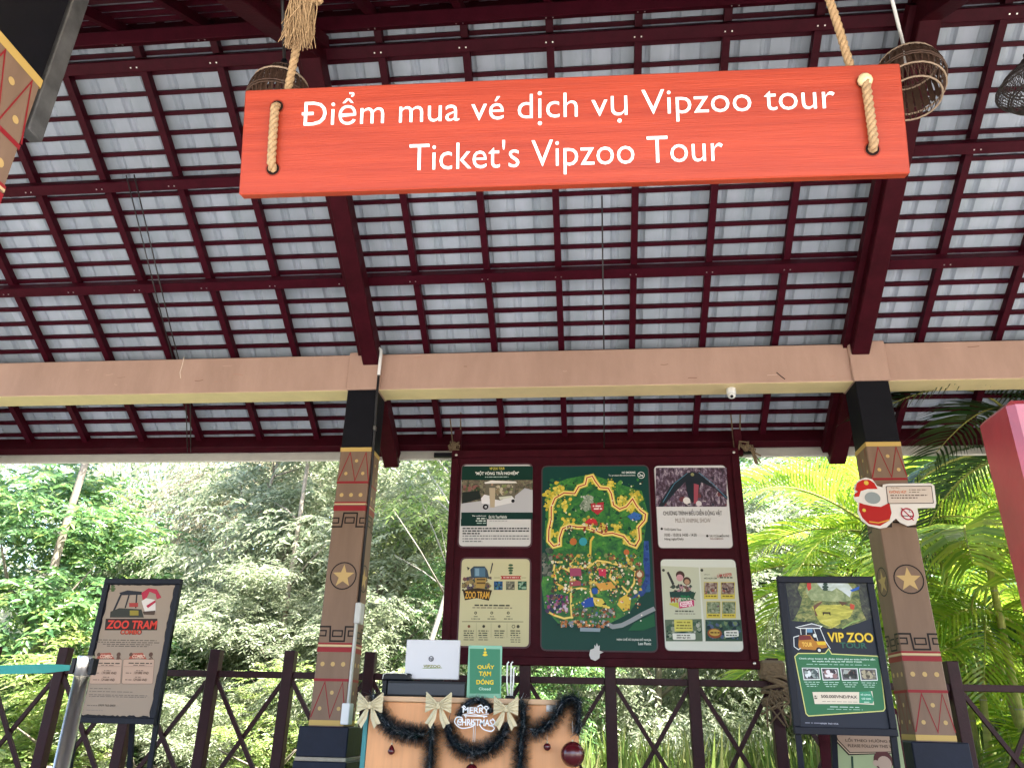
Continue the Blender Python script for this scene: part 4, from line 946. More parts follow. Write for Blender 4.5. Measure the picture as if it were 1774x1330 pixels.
P.poly([(520, 180), (580, 140), (650, 150), (690, 220), (650, 235), (640, 190), (590, 170), (560, 230), (530, 240)], 'a82a40', 5); P.poly([(520, 250), (560, 225), (640, 240), (640, 340), (550, 345)], 'cfc4bc', 5); P.poly([(560, 290), (640, 240), (640, 262), (575, 310)], 'a82a40', 6); P.poly([(530, 340), (640, 330), (630, 368), (540, 365)], '4a3a30', 6)
P.poly([(215, 400), (655, 400), (652, 498), (205, 498)], '34221c', 4); P.text('ZOO TRAM', 218, 485, 645, 412, 'c83a2c', 6, .03); P.text('COMBO', 335, 535, 520, 492, '3a1f18', 6, .06); P.text('COMBO', 340, 532, 515, 496, 'c84a34', 7, .02)
for y, a, c in ((580, 155, 650), (598, 130, 680), (616, 190, 610), (632, 225, 580)): P.greek(a, c, y, 7, '5a4f48', 3, True, .025)
for x in (125, 400):
    P.poly(rounded([P.L(x-35, 745), P.L(x+230, 745), P.L(x+215, 955), P.L(x-50, 955)], .012), 'b29480', 2, False); P.line(rounded([P.L(x-35, 745), P.L(x+230, 745), P.L(x+215, 955), P.L(x-50, 955)], .012)+[rounded([P.L(x-35, 745), P.L(x+230, 745), P.L(x+215, 955), P.L(x-50, 955)], .012)[0]], .003, '7a6658', 3, False)
    P.poly([(x+10, 745), (x+35, 695), (x+130, 690), (x+165, 745), (x+90, 735)], '9a4a3a', 4); P.text('COMBO', x+40, 735, x+145, 705, 'd8b8a0', 5, .02); P.circ((x+30, 705), .012, '5a4034', 5); P.circ((x+200, 705), .014, '5a4034', 5); P.text('1' if x < 200 else '2', x+180, 748, x+205, 712, '5a4034', 6, .03); P.line([(x+195, 710), (x+215, 745)], .006, '5a4034', 5)
    P.greek(x+10, x+210, 778, 9, '4a4038', 4, True, .03); P.greek(x+50, x+160, 796, 7, '6a5a50', 4, True, .03); P.line([(x-30, 808), (x+215, 808)], .002, '7a6658', 4)
    P.text('139.000 VNĐ', x+55, 872, x+180, 850, '4a3a30', 5, .01); P.greek(x+75, x+135, 842, 6, '6a5a50', 4, True, .02); P.text('129.000 VNĐ', x+50, 930, x+165, 908, '4a3a30', 5, .01); P.greek(x+65, x+120, 897, 6, '6a5a50', 4, True, .02); P.greek(x-15, x+40, 862, 7, '6a5a50', 4, True, .02); P.greek(x-20, x+35, 920, 7, '6a5a50', 4, True, .02)
for y, a, c in ((993, 80, 260), (1018, 75, 450), (1046, 72, 570), (1060, 72, 560)): P.greek(a, c, y, 6, '6f645c', 3, True, .025)
P.greek(55, 140, 1138, 7, '6f645c', 3, True, .02); P.text('0909 762 0909', 150, 1146, 296, 1128, '4f463f', 3, .01); P.greek(45, 190, 1178, 5, '7f746c', 3, True, .02)
P.build('print', t)

# ------------------------------------------------------------------ counter and what stands on it
YC = -.42
c0 = at(642, 1212, YC); c1 = at(1000, 1212, YC); cz = .83; cx0, cx1 = c0.x, c1.x
CT = thing('ticket_counter', 'orange wood ticket counter decked with dark tinsel for the holidays', 'counter', (cx0, YC, 0)); inv = Matrix.Translation((-cx0, -YC, 0))
b = MB(); b.box((cx0, YC, 0), (cx1, YC+.02, cz-.032), WOODC); b.build('front_panel', CT, inv)
for x in (cx0, cx1-.02):
    b = MB(); b.box((x, YC+.0205, 0), (x+.02, YC+.5, cz-.032), TEAL if x == cx0 else WOODC); b.build('side_panel', CT, inv)
b = MB(); b.box((cx0-.03, YC-.01, 0), (cx0-.0015, YC+.5, cz-.034), TEAL, bev=.003); b.build('end_strip', CT, inv)
b = MB(); b.box((cx0-.03, YC-.022, cz-.030), (cx1+.02, YC+.52, cz), WOODL, bev=.003); b.build('counter_top', CT, inv)
b = MB(); b.box((cx0+.0205, YC+.24, .3), (cx1-.0205, YC+.498, .32), WOODC); b.build('shelf', CT, inv)
b = MB(); q = at(955, 1226, YC); b.box((q.x-.03, YC-.0025, q.z-.02), (q.x+.03, YC-.0005, q.z+.02), WHITE); b.build('small_label', CT, inv)
# monitor
q = [at(x, y, -.34) for x, y in ((705, 1107), (795, 1105), (797, 1175), (700, 1175))]
mx0, mx1, mz0, mz1 = (q[0].x+q[3].x)/2, (q[1].x+q[2].x)/2, q[3].z, q[0].z
MO = thing('monitor', 'white backed screen with a round logo standing on the counter', 'monitor', (mx0, -.34, mz0)); inv = Matrix.Translation((-mx0, .34, -mz0))
b = MB(); b.box((mx0, -.34, mz0), (mx1, -.318, mz1), principled('grey_white', (.62, .62, .66), .4), bev=.004); b.build('casing', MO, inv)
b = MB(); b.box((mx0+.1, -.317, cz+.02), (mx1-.1, -.30, mz1-.05), BLKP); b.box((mx0+.06, -.31, cz+.002), (mx1-.06, -.2, cz+.018), BLKP); b.build('foot', MO, inv)
P = Print(frame((mx0, -.3405, mz0), (1, 0, 0), (0, 0, 1)), (640, 1080, 4.549))
P.ring((487, 275), .014, .005, '55555e', 2); P.text('hp', 470, 293, 502, 260, '55555e', 3, .02); P.text('VIPZOO', 425, 345, 560, 322, '8a8a3a', 3, .02); P.line([(420, 350), (572, 347)], .003, '7f9a4a', 2)
o = P.mb.build('logo', MO); o.matrix_basis = inv @ P.T
# cash drawer
q0 = at(705, 1172, -.395); q1 = at(807, 1172, -.395)
CD = thing('cash_drawer', 'black cash drawer on the counter in front of the white screen', 'cash drawer', (q0.x, -.39, cz)); dx = q1.x-q0.x; b = MB()
b.box((-.12, 0, .004), (dx, .22, .093), BLKP, bev=.004); b.build('casing', CD)
b = MB(); b.box((-.115, -.004, .012), (dx-.005, -.0005, .078), principled('drawer_face', (.012, .017, .03), .4), bev=.001); b.build('drawer_front', CD)
# card reader
q = at(662, 1205, -.395); CR_ = thing('card_reader', 'small dark card reader with pale rim at the left end of the counter', 'card reader', (q.x, -.385, cz))
b = MB(); b.box((-.012, 0, .095), (.165, .14, .135), BLKP, bev=.006); b.box((-.01, .005, .0), (.02, .14, .0945), BLKP, bev=.004); b.build('body', CR_)
b = MB(); b.tube([(-.008, -.003, .10), (-.004, -.003, .126), (.012, -.003, .134), (.13, -.003, .134), (.145, -.003, .128)], .003, OFFW, 5); b.build('rim', CR_)
# acrylic closed sign
q = [at(x, y, -.41) for x, y in ((812, 1117), (870, 1117), (868, 1207), (808, 1207))]
ax0, ax1, az1 = (q[0].x+q[3].x)/2, (q[1].x+q[2].x)/2, q[0].z
AC = thing('closed_sign', 'green acrylic stand sign with gold words counter closed', 'sign', (ax0, -.41, cz)); inv = Matrix.Translation((-ax0, .41, -cz))
ACM = principled('acrylic_green', (.16, .40, .28), .15, spec=.5); b = MB(); b.box((ax0, -.41, cz+.001), (ax1, -.404, az1), ACM, bev=.001); b.box((ax0, -.403, cz+.001), (ax1, -.33, cz+.006), ACM); b.build('acrylic_panel', AC, inv)
P = Print(frame((ax0, -.4105, cz), (1, 0, 0), (0, 0, 1)), (640, 1080, 4.549))
P.poly([(792, 195), (1030, 200), (1028, 550), (790, 548)], '3f7f62', 1)
for y, r_ in ((200, .006), (225, .010), (245, .016)): P.circ((912, y), r_, 'e0c83c', 3, True, 10, .007)
P.text('QUẦY', 850, 358, 985, 310, 'e6c832', 3, .03); P.text('TẠM', 862, 418, 958, 372, 'e6c832', 3, .03); P.text('ĐÓNG', 840, 476, 978, 432, 'e6c832', 3, .03); P.text('Closed', 862, 522, 955, 500, 'b8d8c4', 3, .02)
o = P.mb.build('lettering', AC); o.matrix_basis = inv @ P.T
# pen stand
q = at(884, 1206, -.40); PS = thing('pen_stand', 'little stand of upright white pens beside the green closed sign', 'pen stand', (q.x, -.40, cz))
b = MB(); b.lathe([(.03, 0), (.032, .012), (.02, .018)], BLKP, n=14); b.build('base', PS)
for k, (dx_, hh) in enumerate(((-.022, .20), (.002, .20), (.018, .17))):
    b = MB(); b.tube([(dx_*.6, -.005, .015), (dx_, -.006, .10), (dx_, -.006, hh), (dx_+.010, -.006, hh+.012)], .005, WHITE, 6); b.build('pen', PS)

# tinsel
TIN = leaf_mat('tinsel_dark', [(.006, .012, .030), (.012, .030, .055), (.010, .04, .035), (.02, .03, .05), (.10, .13, .16), (.50, .54, .58)], .0, .3)
def tinsel(label, pts, rad=.074, dens=8500):
    pts = [Vector(p) for p in pts]; N = len(pts)-1; V = []; F = []; rr = random.Random(len(label))
    Ls = [(pts[i+1]-pts[i]).length for i in range(N)]; tot = sum(Ls); n = int(tot*dens)
    for k in range(n):
        i = rr.choices(range(N), Ls)[0]; a = pts[i].lerp(pts[i+1], rr.random()); d = (pts[i+1]-pts[i]).normalized()
        r_ = Vector((rr.gauss(0, 1), rr.gauss(0, 1), rr.gauss(0, 1))); r_ = (r_-d*r_.dot(d)*.8).normalized(); 
        e = a+r_*rad*rr.uniform(.6, 1.1); e.y = min(e.y, YC-.004-.01*rr.random()); a2 = a; s_ = d.cross(r_).normalized()*.0020
        m_ = len(V); V += [tuple(a2-s_), tuple(a2+s_), tuple(e+s_*.7), tuple(e-s_*.7)]; F.append((m_, m_+1, m_+2, m_+3))
    b = MB(); b.add(V, F, TIN)
    b.tube(pts, .014, TIN, 5)
    o = b.build('tinsel_garland'); return tag(o, label, 'garland', 'tinsel garlands on the counter')
def tp(l_): return [at(640+x/4.549, 1080+y/4.549, YC-.04) for x, y in l_]
def curve(pts, n=8):
    P_ = [Vector(p) for p in pts]; o = []
    for i in range(len(P_)-1):
        p0, p1, p2, p3 = P_[max(i-1, 0)], P_[i], P_[i+1], P_[min(i+2, len(P_)-1)]
        for k in range(n):
            t_ = k/n; o.append(.5*((2*p1)+(p2-p0)*t_+(2*p0-5*p1+4*p2-p3)*t_**2+(3*p1-p0-3*p2+p3)*t_**3))
    return o+[P_[-1]]
tinsel('dark tinsel swag at the left end of the counter front', curve(tp([(30, 560), (70, 690), (160, 810), (300, 865), (430, 870)])))
tinsel('dark tinsel tail hanging below the middle gold bow', curve(tp([(500, 800), (485, 900), (480, 1020), (470, 1260)])))
tinsel('round dark tinsel loop around the white Christmas lettering', curve(tp([(620, 780), (640, 900), (720, 980), (830, 1010), (940, 985), (1040, 900), (1080, 780)])))
tinsel('dark tinsel tail hanging below the right-hand gold bow', curve(tp([(1195, 600), (1215, 720), (1200, 900), (1190, 1060), (1180, 1260)])))
tinsel('dark tinsel swag rising to the right end of the counter', curve(tp([(1280, 850), (1360, 830), (1460, 730), (1540, 600), (1640, 600), (1650, 700), (1640, 860)])))
tinsel('short dark tinsel tuft behind the white Christmas lettering', curve(tp([(700, 730), (760, 640), (850, 600), (930, 640), (960, 700)])), .04)
# bows
def bow(label, cx_, cy_, s_):
    c = at(640+cx_/4.549, 1080+cy_/4.549, YC-.10); t = thing('ribbon_bow', label, 'bow', c, 0, 'gold bows on the counter'); k = s_
    def loop(sg):
        V = []; F = []; nu, nv = 8, 3
        for i in range(nu+1):
            a = math.pi*i/nu; r_ = math.sin(a)**.6
            for j in range(nv+1):
                w2 = (j/nv-.5)
                if i <= nu: V.append((sg*k*(.02+.50*(1-abs(1-2*i/nu))), -.015-.03*k*4*math.sin(a)*(1 if i < nu/2 else .4)*k, k*(w2*(.10+.62*(1-abs(1-2*i/nu))))+ .012*math.sin(j*2+i)*k+.10*k*(1-abs(1-2*i/nu))))
        for i in range(nu):
            for j in range(nv): q = i*(nv+1)+j; F.append((q, q+1, q+nv+2, q+nv+1))
        b = MB(); b.add(V, F, GOLDR, False)
        for f in range(5):     # pleats
            w2 = (f/4-.5); b.tube([(sg*.03*k, -.022-.004*f, k*w2*.10), (sg*.28*k, -.050*k-.02, k*(w2*.42+.06)), (sg*.51*k, -.03*k-.018, k*(w2*.72+.10))], .0045*k/.12, GOLDR, 4)
        return b
    for sg in (-1, 1):
        loop(sg).build('loop', t)
        b = MB(); V = [(sg*.02*k, -.012, 0), (sg*.10*k, -.014, -.02*k), (sg*.50*k, -.02, -.66*k), (sg*.36*k, -.03, -.70*k), (sg*.26*k, -.025, -.86*k), (sg*.08*k, -.02, -.5*k)]
        b.add(V, [(0, 1, 2, 3, 4, 5)], GOLDR); b.tube([V[0], (sg*.2*k, -.03, -.4*k), V[3]], .005*k/.12, GOLDR, 4); b.build('tail', t)
    b = MB(); b.lathe([(.02*k/.12*.5, -.022), (.016, -.01), (.017, .01), (.01, .02)], GOLDR, n=8, T=Matrix.Translation((0, -.02, 0)) @ Matrix.Scale(k/.12*.8, 4)); b.build('knot', t)
bow('gold ribbon bow on the far left corner of the counter', 10, 640, .150)
bow('gold ribbon bow in the middle, left of the white Christmas lettering', 548, 640, .150)
bow('gold ribbon bow right of the white Christmas lettering, turned askew', 1078, 665, .140)
# merry christmas cut-out
q = at(640+830/4.549, 1080+740/4.549, YC-.09); t = thing('christmas_lettering', 'white cut-out Merry Christmas lettering in the tinsel loop', 'decoration', q); T = frame(q, (1, 0, 0), (0, 0, 1)); P = Print(T, (640, 1080, 4.549))
wm = MB(); 
P.text('MERRY', 735, 700, 945, 655, 'eceef0', 1, .02); P.text('CHRISTMAS', 690, 800, 970, 745, 'eceef0', 1, .02); P.line([(735, 715), (800, 705), (870, 720), (940, 708)], .004, 'eceef0', 1)
for pts in ([(690, 800), (672, 770), (690, 735), (730, 740), (720, 775), (700, 765)], [(690, 800), (730, 822), (800, 812), (830, 790), (815, 770), (795, 785)], [(960, 800), (985, 820), (960, 845), (900, 830), (865, 790)], [(970, 745), (990, 775), (970, 800)], [(730, 660), (745, 645), (760, 662)], [(850, 655), (880, 640), (900, 662), (915, 650), (935, 655)], [(760, 722), (760, 740)], [(900, 722), (905, 742)], [(745, 722), (930, 728)]): P.line([tuple(v)[:2] for v in curve([Vector((x, y, 0)) for x, y in pts], 5)], .006, 'eceef0', 1)
me = P.mb.mesh('cut_out'); o = link('cut_out', me, t, T.to_3x3().to_4x4()); sm = o.modifiers.new('thickness', 'SOLIDIFY'); sm.thickness = .004; sm.offset = 1
b = MB(); 
for dx_ in (-.018, .018): b.tube([(dx_*.3, .002, -.02), (dx_*.3, .002, -.13)], .0025, OFFW, 4)
b.build('stick', t)
# baubles
def bauble(label, x, y, r_, drop, yq=YC-.03):
    c = at(x, y, yq-r_); t = thing('bauble', label, 'bauble', c, 0, 'baubles on the counter'); b = MB()
    prof = [(r_*math.sin(a)+.0005, -r_*math.cos(a)) for a in np.linspace(0, math.pi, 14)]
    if drop: prof = [(r_*math.sin(a)*(1 if a < 1.6 else max(0, (math.pi-a)/1.55))**(1 if a < 1.6 else .9)+.0005, -r_*math.cos(a)*(1 if a < 1.6 else 1.7)) for a in np.linspace(0, math.pi, 14)]
    b.lathe(prof, BAUB, n=20); b.build('ball', t)
    b = MB(); b.lathe([(.005, r_*(1.6 if drop else .97)), (.005, r_*(1.6 if drop else .97)+.008), (.002, r_*(1.6 if drop else .97)+.012)], GOLDR, n=8); b.tube([(0, 0, r_*1.6), (0, 0, r_*1.6+.07)], .0012, OFFW, 4); b.build('cap', t)
bauble('small drop shaped dark red bauble on the left of the counter front', 678, 1300, .021, True)
bauble('small round dark red bauble right of the tinsel tails', 948, 1293, .021, False)
bauble('large dark red bauble at the right corner of the counter', 992, 1306, .068, False)
bauble('dark red bauble under the tinsel loop at the bottom edge', 817, 1334, .036, False)

# ------------------------------------------------------------------ steel barrier with belt
c = atd(150, 1135, 3.0); BR_ = thing('belt_barrier', 'polished steel barrier post with a teal belt pulled out to its side', 'barrier', (c.x, c.y, 0)); H_ = c.z
b = MB(); b.lathe([(.16, 0), (.165, .012), (.05, .03), (.028, .04), (.028, H_-.075)], STEEL, n=24); b.build('pole', BR_)
b = MB(); b.lathe([(.030, H_-.0745), (.030, H_-.004), (.027, H_)], STEEL, n=24); b.box((-.045, -.02, H_-.07), (-.030, .02, H_-.01), BLKP, bev=.003); b.box((.030, -.02, H_-.07), (.045, .02, H_-.01), BLKP, bev=.003); b.build('head', BR_)
e = at(-60, 1166, c.y+.02); b = MB(); 
V = []; 
for i in range(9):
    t_ = i/8; x = -.046+(e.x-c.x+.046)*t_; y = .02*t_; hh = .009+.008*min(1, t_*4); zc = H_-.045-.018*t_
    V += [(x, y+.004*math.sin(i), zc-hh), (x, y-.004*math.sin(i), zc+hh)]
b.add(V, [(2*i, 2*i+1, 2*i+3, 2*i+2) for i in range(8)], principled('teal_belt', (.01, .20, .17), .6)); b.build('belt', BR_)

# ------------------------------------------------------------------ no smoking plate on the right post, crop (1400,800,6.82)
T = frame(at(1478, 915, -.045), (1, 0, 0), (0, 0, 1)); NS = thing('no_smoking_sign', 'cut-out plate on the right post with red helmet shape and no smoking roundel', 'sign', T.translation); NS.matrix_basis = T; bpy.context.view_layer.update()
P = Print(T, (1400, 800, 6.82)); PL = lambda l_: [P.L(*p) for p in l_]
outl = [(540, 430), (550, 360), (545, 290), (590, 215), (680, 182), (760, 205), (815, 280), (880, 300), (885, 265), (960, 255), (1440, 250), (1490, 275), (1515, 480), (1500, 540), (1290, 545), (1310, 640), (1270, 735), (1180, 755), (1090, 715), (1040, 665), (1000, 700), (930, 770), (850, 785), (720, 755), (630, 690), (585, 600), (590, 480), (560, 460)]
o2 = PL(outl); n = len(o2); a_ = sum(o2[i-1][0]*o2[i][1]-o2[i][0]*o2[i-1][1] for i in range(n)); o2 = o2 if a_ > 0 else o2[::-1]
b = MB(); b.add([(x, y, 0) for x, y in o2]+[(x, y, -.008) for x, y in o2], [tuple(range(n)), tuple(range(n, 2*n))[::-1]]+[(i, n+i, n+(i+1) % n, (i+1) % n) for i in range(n)], ink('d9d2cc')); b.build('plate', NS)
P.poly([(605, 480), (660, 500), (760, 520), (860, 530), (960, 480), (985, 600), (960, 690), (850, 755), (720, 735), (640, 660), (600, 570)], 'a8201e', 2); P.line([(720, 705), (830, 720), (960, 685)], .008, 'd0a040', 4); P.circ((660, 570), .012, 'd0b048', 4)
P.circ((760, 425), .052, '8d9596', 3, True, 20, .042)
P.poly([(555, 330), (575, 250), (640, 212), (720, 210), (780, 250), (820, 320), (700, 320), (620, 345), (600, 410), (550, 415), (545, 380), (590, 350)], 'b8241e', 5); P.circ((685, 248), .016, 'd8b24a', 6)
P.poly(rounded(PL([(915, 285), (1460, 280), (1485, 490), (940, 495)]), .008), '3a2c2c', 2, False); P.poly(rounded(PL([(925, 293), (1452, 289), (1475, 482), (948, 487)]), .007), 'cbbcb0', 3, False)
P.text('Tại đây', 975, 320, 1080, 298, '8a6a50', 5); P.text('KHÔNG HÚT', 960, 372, 1165, 332, 'c0602c', 5, .02); P.greek(1190, 1400, 330, 12, '8a7a6e', 5, True, .02); P.greek(1190, 1310, 358, 12, '8a7a6e', 5, True, .02); P.greek(970, 1410, 395, 14, '6f6058', 5, True, .02); P.greek(980, 1290, 425, 14, '6f6058', 5, True, .02)
P.circ((1175, 620), .046, 'd8cfcf', 2); P.ring((1172, 615), .038, .009, 'a01e34', 4); P.line([(1095, 635), (1250, 640)], .006, '2a2426', 3); P.line([(1160, 560), (1200, 570), (1190, 590), (1235, 600)], .003, '4a4044', 3); P.line([(1100, 545), (1245, 690)], .008, 'a01e34', 5)
P.build('print', NS)
# ------------------------------------------------------------------ direction board half hidden by the poster stand, crop (1360,1130,6.65)
q0 = at(1418, 1275, -.45); q1 = at(1562, 1275, -.45); T = frame((q0.x, -.45, .02), (1, 0, 0), (0, 0, 1)); w_ = q1.x-q0.x; ztop = .80
DB = thing('direction_board', 'pale green direction board half hidden below the dark poster stand', 'sign', T.translation); DB.matrix_basis = T; bpy.context.view_layer.update()
b = MB(); b.box((.0, 0, -.02), (w_, ztop, -.001), MAROON2, bev=.003); b.box((.05, -.01, -.06), (.09, ztop-.1, -.021), MAROON2); b.build('backing', DB)
P = Print(T, (1360, 1130, 6.65)); P.rect(.07, .03, w_-.01, ztop-.03, '8f9a74', 1, False)
P.poly([(500, 900), (1275, 900), (1275, 1160), (730, 1180), (560, 1000)], '1f1714', 2); P.poly([(535, 900), (1275, 900), (1275, 1150), (738, 1165), (580, 1000)], 'b09a82', 3); P.poly([(560, 900), (1275, 900), (1275, 1145), (742, 1153), (595, 1000)], '2c221d', 4); P.poly([(575, 900), (1275, 900), (1275, 1135), (748, 1143), (610, 1000)], '9a8270', 5)
P.text('ĐI THEO HƯỚNG NÀY', 695, 1022, 1350, 980, '3a2a22', 7, .015) if False else P.text('LỐI THEO HƯỚNG N', 695, 1022, 1235, 975, '3a2a22', 7, .015); P.text('PLEASE FOLLOW THIS W', 725, 1085, 1245, 1050, '3a2a22', 7, .01)
P.line([(770, 1190), (780, 1400)], .012, '1f3a2a', 4); P.circ((1130, 1240), .052, '4a1f20', 4); P.circ((1145, 1275), .038, 'a08a7a', 5); P.circ((1045, 1270), .016, 'a08a7a', 5)
P.build('print', DB)
# ------------------------------------------------------------------ near red post at the right edge
c = atd(1745, 690, 1.5); RP = thing('red_painted_post', 'glossy red painted square post very near, cut by the right frame edge', 'post', (c.x, c.y, -.79))
b = MB(); b.box((0, 0, 0), (.30, .135, c.z+.79), REDP, bev=.012); b.build('shaft', RP)
b = MB(); b.box((-.05, -.05, 0), (.35, .185, .12), REDP, bev=.01); b.build('foot', RP)

# ------------------------------------------------------------------ vegetation
def leaves_mesh(name, pos, d, nrm, L, Wd_, mat, fold=.25):
    """pos,d,nrm: (N,3); each leaf two triangles folded on the midrib"""
    d = d/np.linalg.norm(d, axis=1, keepdims=True)
    s = np.cross(d, nrm); s /= np.linalg.norm(s, axis=1, keepdims=True)+1e-9; nn = np.cross(s, d)
    L = L[:, None]; Wd_ = Wd_[:, None]; mid = pos+d*L*.45
    V = np.stack([pos, mid+s*Wd_/2+nn*Wd_*fold, pos+d*L-nn*L*.10, mid-s*Wd_/2+nn*Wd_*fold], 1).reshape(-1, 3)
    N = len(pos); base = np.arange(N)*4
    F = np.stack([base, base+1, base+2, base, base+2, base+3], 1).reshape(-1)
    me = bpy.data.meshes.new(name); me.vertices.add(len(V)); me.vertices.foreach_set('co', V.astype(np.float32).ravel())
    me.loops.add(len(F)); me.loops.foreach_set('vertex_index', F.astype(np.int32))
    me.polygons.add(2*N); me.polygons.foreach_set('loop_start', np.arange(2*N, dtype=np.int32)*3); me.polygons.foreach_set('loop_total', np.full(2*N, 3, np.int32))
    me.update(); me.validate(); me.materials.append(mat); return me
def unit(n, g): 
    v = g.normal(size=(n, 3)); return v/np.linalg.norm(v, axis=1, keepdims=True)
def crown_mesh(name, seed, R3, nclump, ntwig, nleaf, L, W_, mat, droop=.5, fill=.55, clump=.33, twl=.35, splay=.9):
    g = np.random.default_rng(seed); R3 = np.array(R3)
    c = unit(nclump, g)*(fill+(1-fill)*g.random((nclump, 1))**.6); c[:, 2] = np.where(c[:, 2] < -.75, -.75, c[:, 2])
    c = c*R3*(.78+.22*g.random((nclump, 1)))
    P_, D_, N_ = [], [], []
    cr = clump*R3.mean()*(.6+.8*g.random(nclump))
    tw_c = np.repeat(np.arange(nclump), ntwig); nt_ = len(tw_c)
    o = c[tw_c]+unit(nt_, g)*(cr[tw_c]*g.random(nt_)**.5)[:, None]*np.array([1.15, 1.15, .42])
    outw = o/R3; outw /= np.linalg.norm(outw, axis=1, keepdims=True)+1e-6
    td = (outw*.7+unit(nt_, g)*.7)*np.array([1, 1, .45])+np.array([0, -.15, -droop*.4]); td /= np.linalg.norm(td, axis=1, keepdims=True)
    for k in range(nleaf):
        t = (k+.5)/nleaf; p = o+td*(twl*t)+np.array([0, 0, -1])*(droop*twl*.5*t*t)
        side = np.cross(td, np.array([0, 0, 1.])); side /= np.linalg.norm(side, axis=1, keepdims=True)+1e-6
        sg = 1 if k % 2 else -1
        d = td*.6+side*sg*splay+np.array([0, 0, -droop*.6])+g.normal(size=(nt_, 3))*.25
        n = np.array([.15, -.62, .75])+g.normal(size=(nt_, 3))*.42
        P_.append(p); D_.append(d); N_.append(n)
    P_ = np.concatenate(P_); D_ = np.concatenate(D_); N_ = np.concatenate(N_); n = len(P_)
    return leaves_mesh(name, P_, D_, N_, L*(.6+.8*g.random(n)), W_*(.7+.6*g.random(n)), mat)
def trunk_mesh(name, seed, h, r, mat, nlimb=5, lean=.0, spread=1.0):
    g = random.Random(seed); b = MB(); pts = [Vector((0, 0, 0))]; 
    for k in range(1, 8):
        t = k/7; pts.append(Vector((lean*h*t+g.uniform(-.04, .04)*h*.3, g.uniform(-.04, .04)*h*.3, h*t)))
    b.tube(pts, [r*(1-.72*k/7)*(1.35 if k == 0 else 1) for k in range(8)], mat, 9)
    for k in range(nlimb):
        i = g.randint(3, 6); a = g.uniform(0, 6.28); p0 = pts[i]; l_ = h*g.uniform(.22, .42)*spread
        d = Vector((math.cos(a), math.sin(a), g.uniform(.5, 1.1)))
        q1 = p0+d*l_*.5+Vector((0, 0, .05)); q2 = p0+d*l_+Vector((g.uniform(-.2, .2), g.uniform(-.2, .2), .1))
        b.tube([p0, q1, q2], [r*.42, r*.25, r*.08], mat, 6)
    return b.mesh(name)
CR = {}
CR['grey'] = [crown_mesh('crown', 1, (1.9, 1.6, 2.3), 75, 46, 12, .088, .028, LEAF_GREY, .75, fill=.4, clump=.26), crown_mesh('crown', 2, (1.7, 1.6, 2.6), 80, 44, 12, .080, .027, LEAF_GREY, .6, fill=.4, clump=.25)]
CR['green'] = [crown_mesh('crown', 3, (1.8, 1.6, 2.2), 62, 42, 12, .11, .040, LEAF_GREEN, .5, fill=.4, clump=.27), crown_mesh('crown', 4, (1.7, 1.6, 2.4), 66, 42, 12, .09, .034, LEAF_GREEN, .6, fill=.4, clump=.26)]
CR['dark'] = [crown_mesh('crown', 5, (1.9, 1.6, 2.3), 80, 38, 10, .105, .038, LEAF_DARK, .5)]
CR['dry'] = [crown_mesh('crown', 6, (1.7, 1.5, 2.2), 60, 30, 9, .12, .020, LEAF_DRY, 1.0, fill=.4, clump=.28)]
CR['lime'] = [crown_mesh('crown', 7, (1.0, .9, .9), 20, 20, 18, .12, .038, LEAF_LIME, .5, fill=.3, clump=.3, twl=.6)]
CR['airy'] = [crown_mesh('crown', 8, (1.7, 1.5, 2.2), 40, 24, 12, .085, .032, LEAF_LIME, .5, fill=.4, clump=.27), crown_mesh('crown', 9, (1.6, 1.5, 2.3), 44, 26, 12, .08, .030, LEAF_GREEN, .5, fill=.4, clump=.27)]
TRK = {'bark': [trunk_mesh('trunk', 1, 3.4, .11, BARK), trunk_mesh('trunk', 2, 3.4, .09, BARK, lean=.08)], 'pale': [trunk_mesh('trunk', 3, 4.6, .075, BARKP, 3, .14, .7), trunk_mesh('trunk', 4, 4.6, .06, BARKP, 3, -.06, .6)]}
GZ = lambda x, y: -.85+(9*max(0, (y-10)/29)**.8 if y > 10 else .05)
def tree(label, x, y, zc, sc, kind, trunk='bark', rz=0, group=None, k=0, name='forest_tree', cat='tree', ts=None):
    z0 = GZ(x, y); rz = ((rz*1.7) % 1.2)-.6; t = thing(name, label, cat, (x, y, z0), rz, group)
    cm = CR[kind][k % len(CR[kind])]
    o = link('crown', cm, t); o.location = (0, 0, zc-z0); o.scale = sc if hasattr(sc, '__len__') else (sc,)*3
    tm = TRK[trunk][k % 2]; h = (3.4 if trunk == 'bark' else 4.6); o = link('trunk', tm, t); f = max(.3, (zc-z0+.4)/h*(ts or 1)); o.scale = (1, 1, f)
    return t
GT = 'trees of the wood behind the fence'
tree('mid green leafy tree above the bright lime sprays at the far left', -7.3, 4.2, 1.6, 1.15, 'green', rz=.4, group=GT)
tree('pale grey-green drooping tree above the beige tram combo stand', -4.9, 5.6, 2.5, 1.15, 'grey', rz=1.0, group=GT)
tree('dry brownish tangle of a tree right of the far left green tree top', -6.0, 7.2, 4.3, 1.1, 'dry', rz=.2, group=GT)
tree('pale drooping tree filling the view left of the starred left post', -3.2, 5.0, 2.1, 1.15, 'grey', rz=2.2, group=GT, k=1)
tree('tall grey-green tree rising over the pale drooping one by the left post', -3.6, 8.0, 4.5, 1.4, 'grey', rz=3.6, group=GT, k=0)
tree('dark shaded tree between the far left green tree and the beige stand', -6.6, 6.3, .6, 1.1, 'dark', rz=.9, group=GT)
tree('airy yellow-green tree with a slim leaning pale trunk right of the left post', -1.75, 4.6, 3.9, 1.0, 'airy', 'pale', 1.2, GT, 0)
tree('airy green tree with a straight pale trunk just left of the notice board', -1.15, 6.4, 4.1, 1.1, 'airy', 'pale', .2, GT, 1)
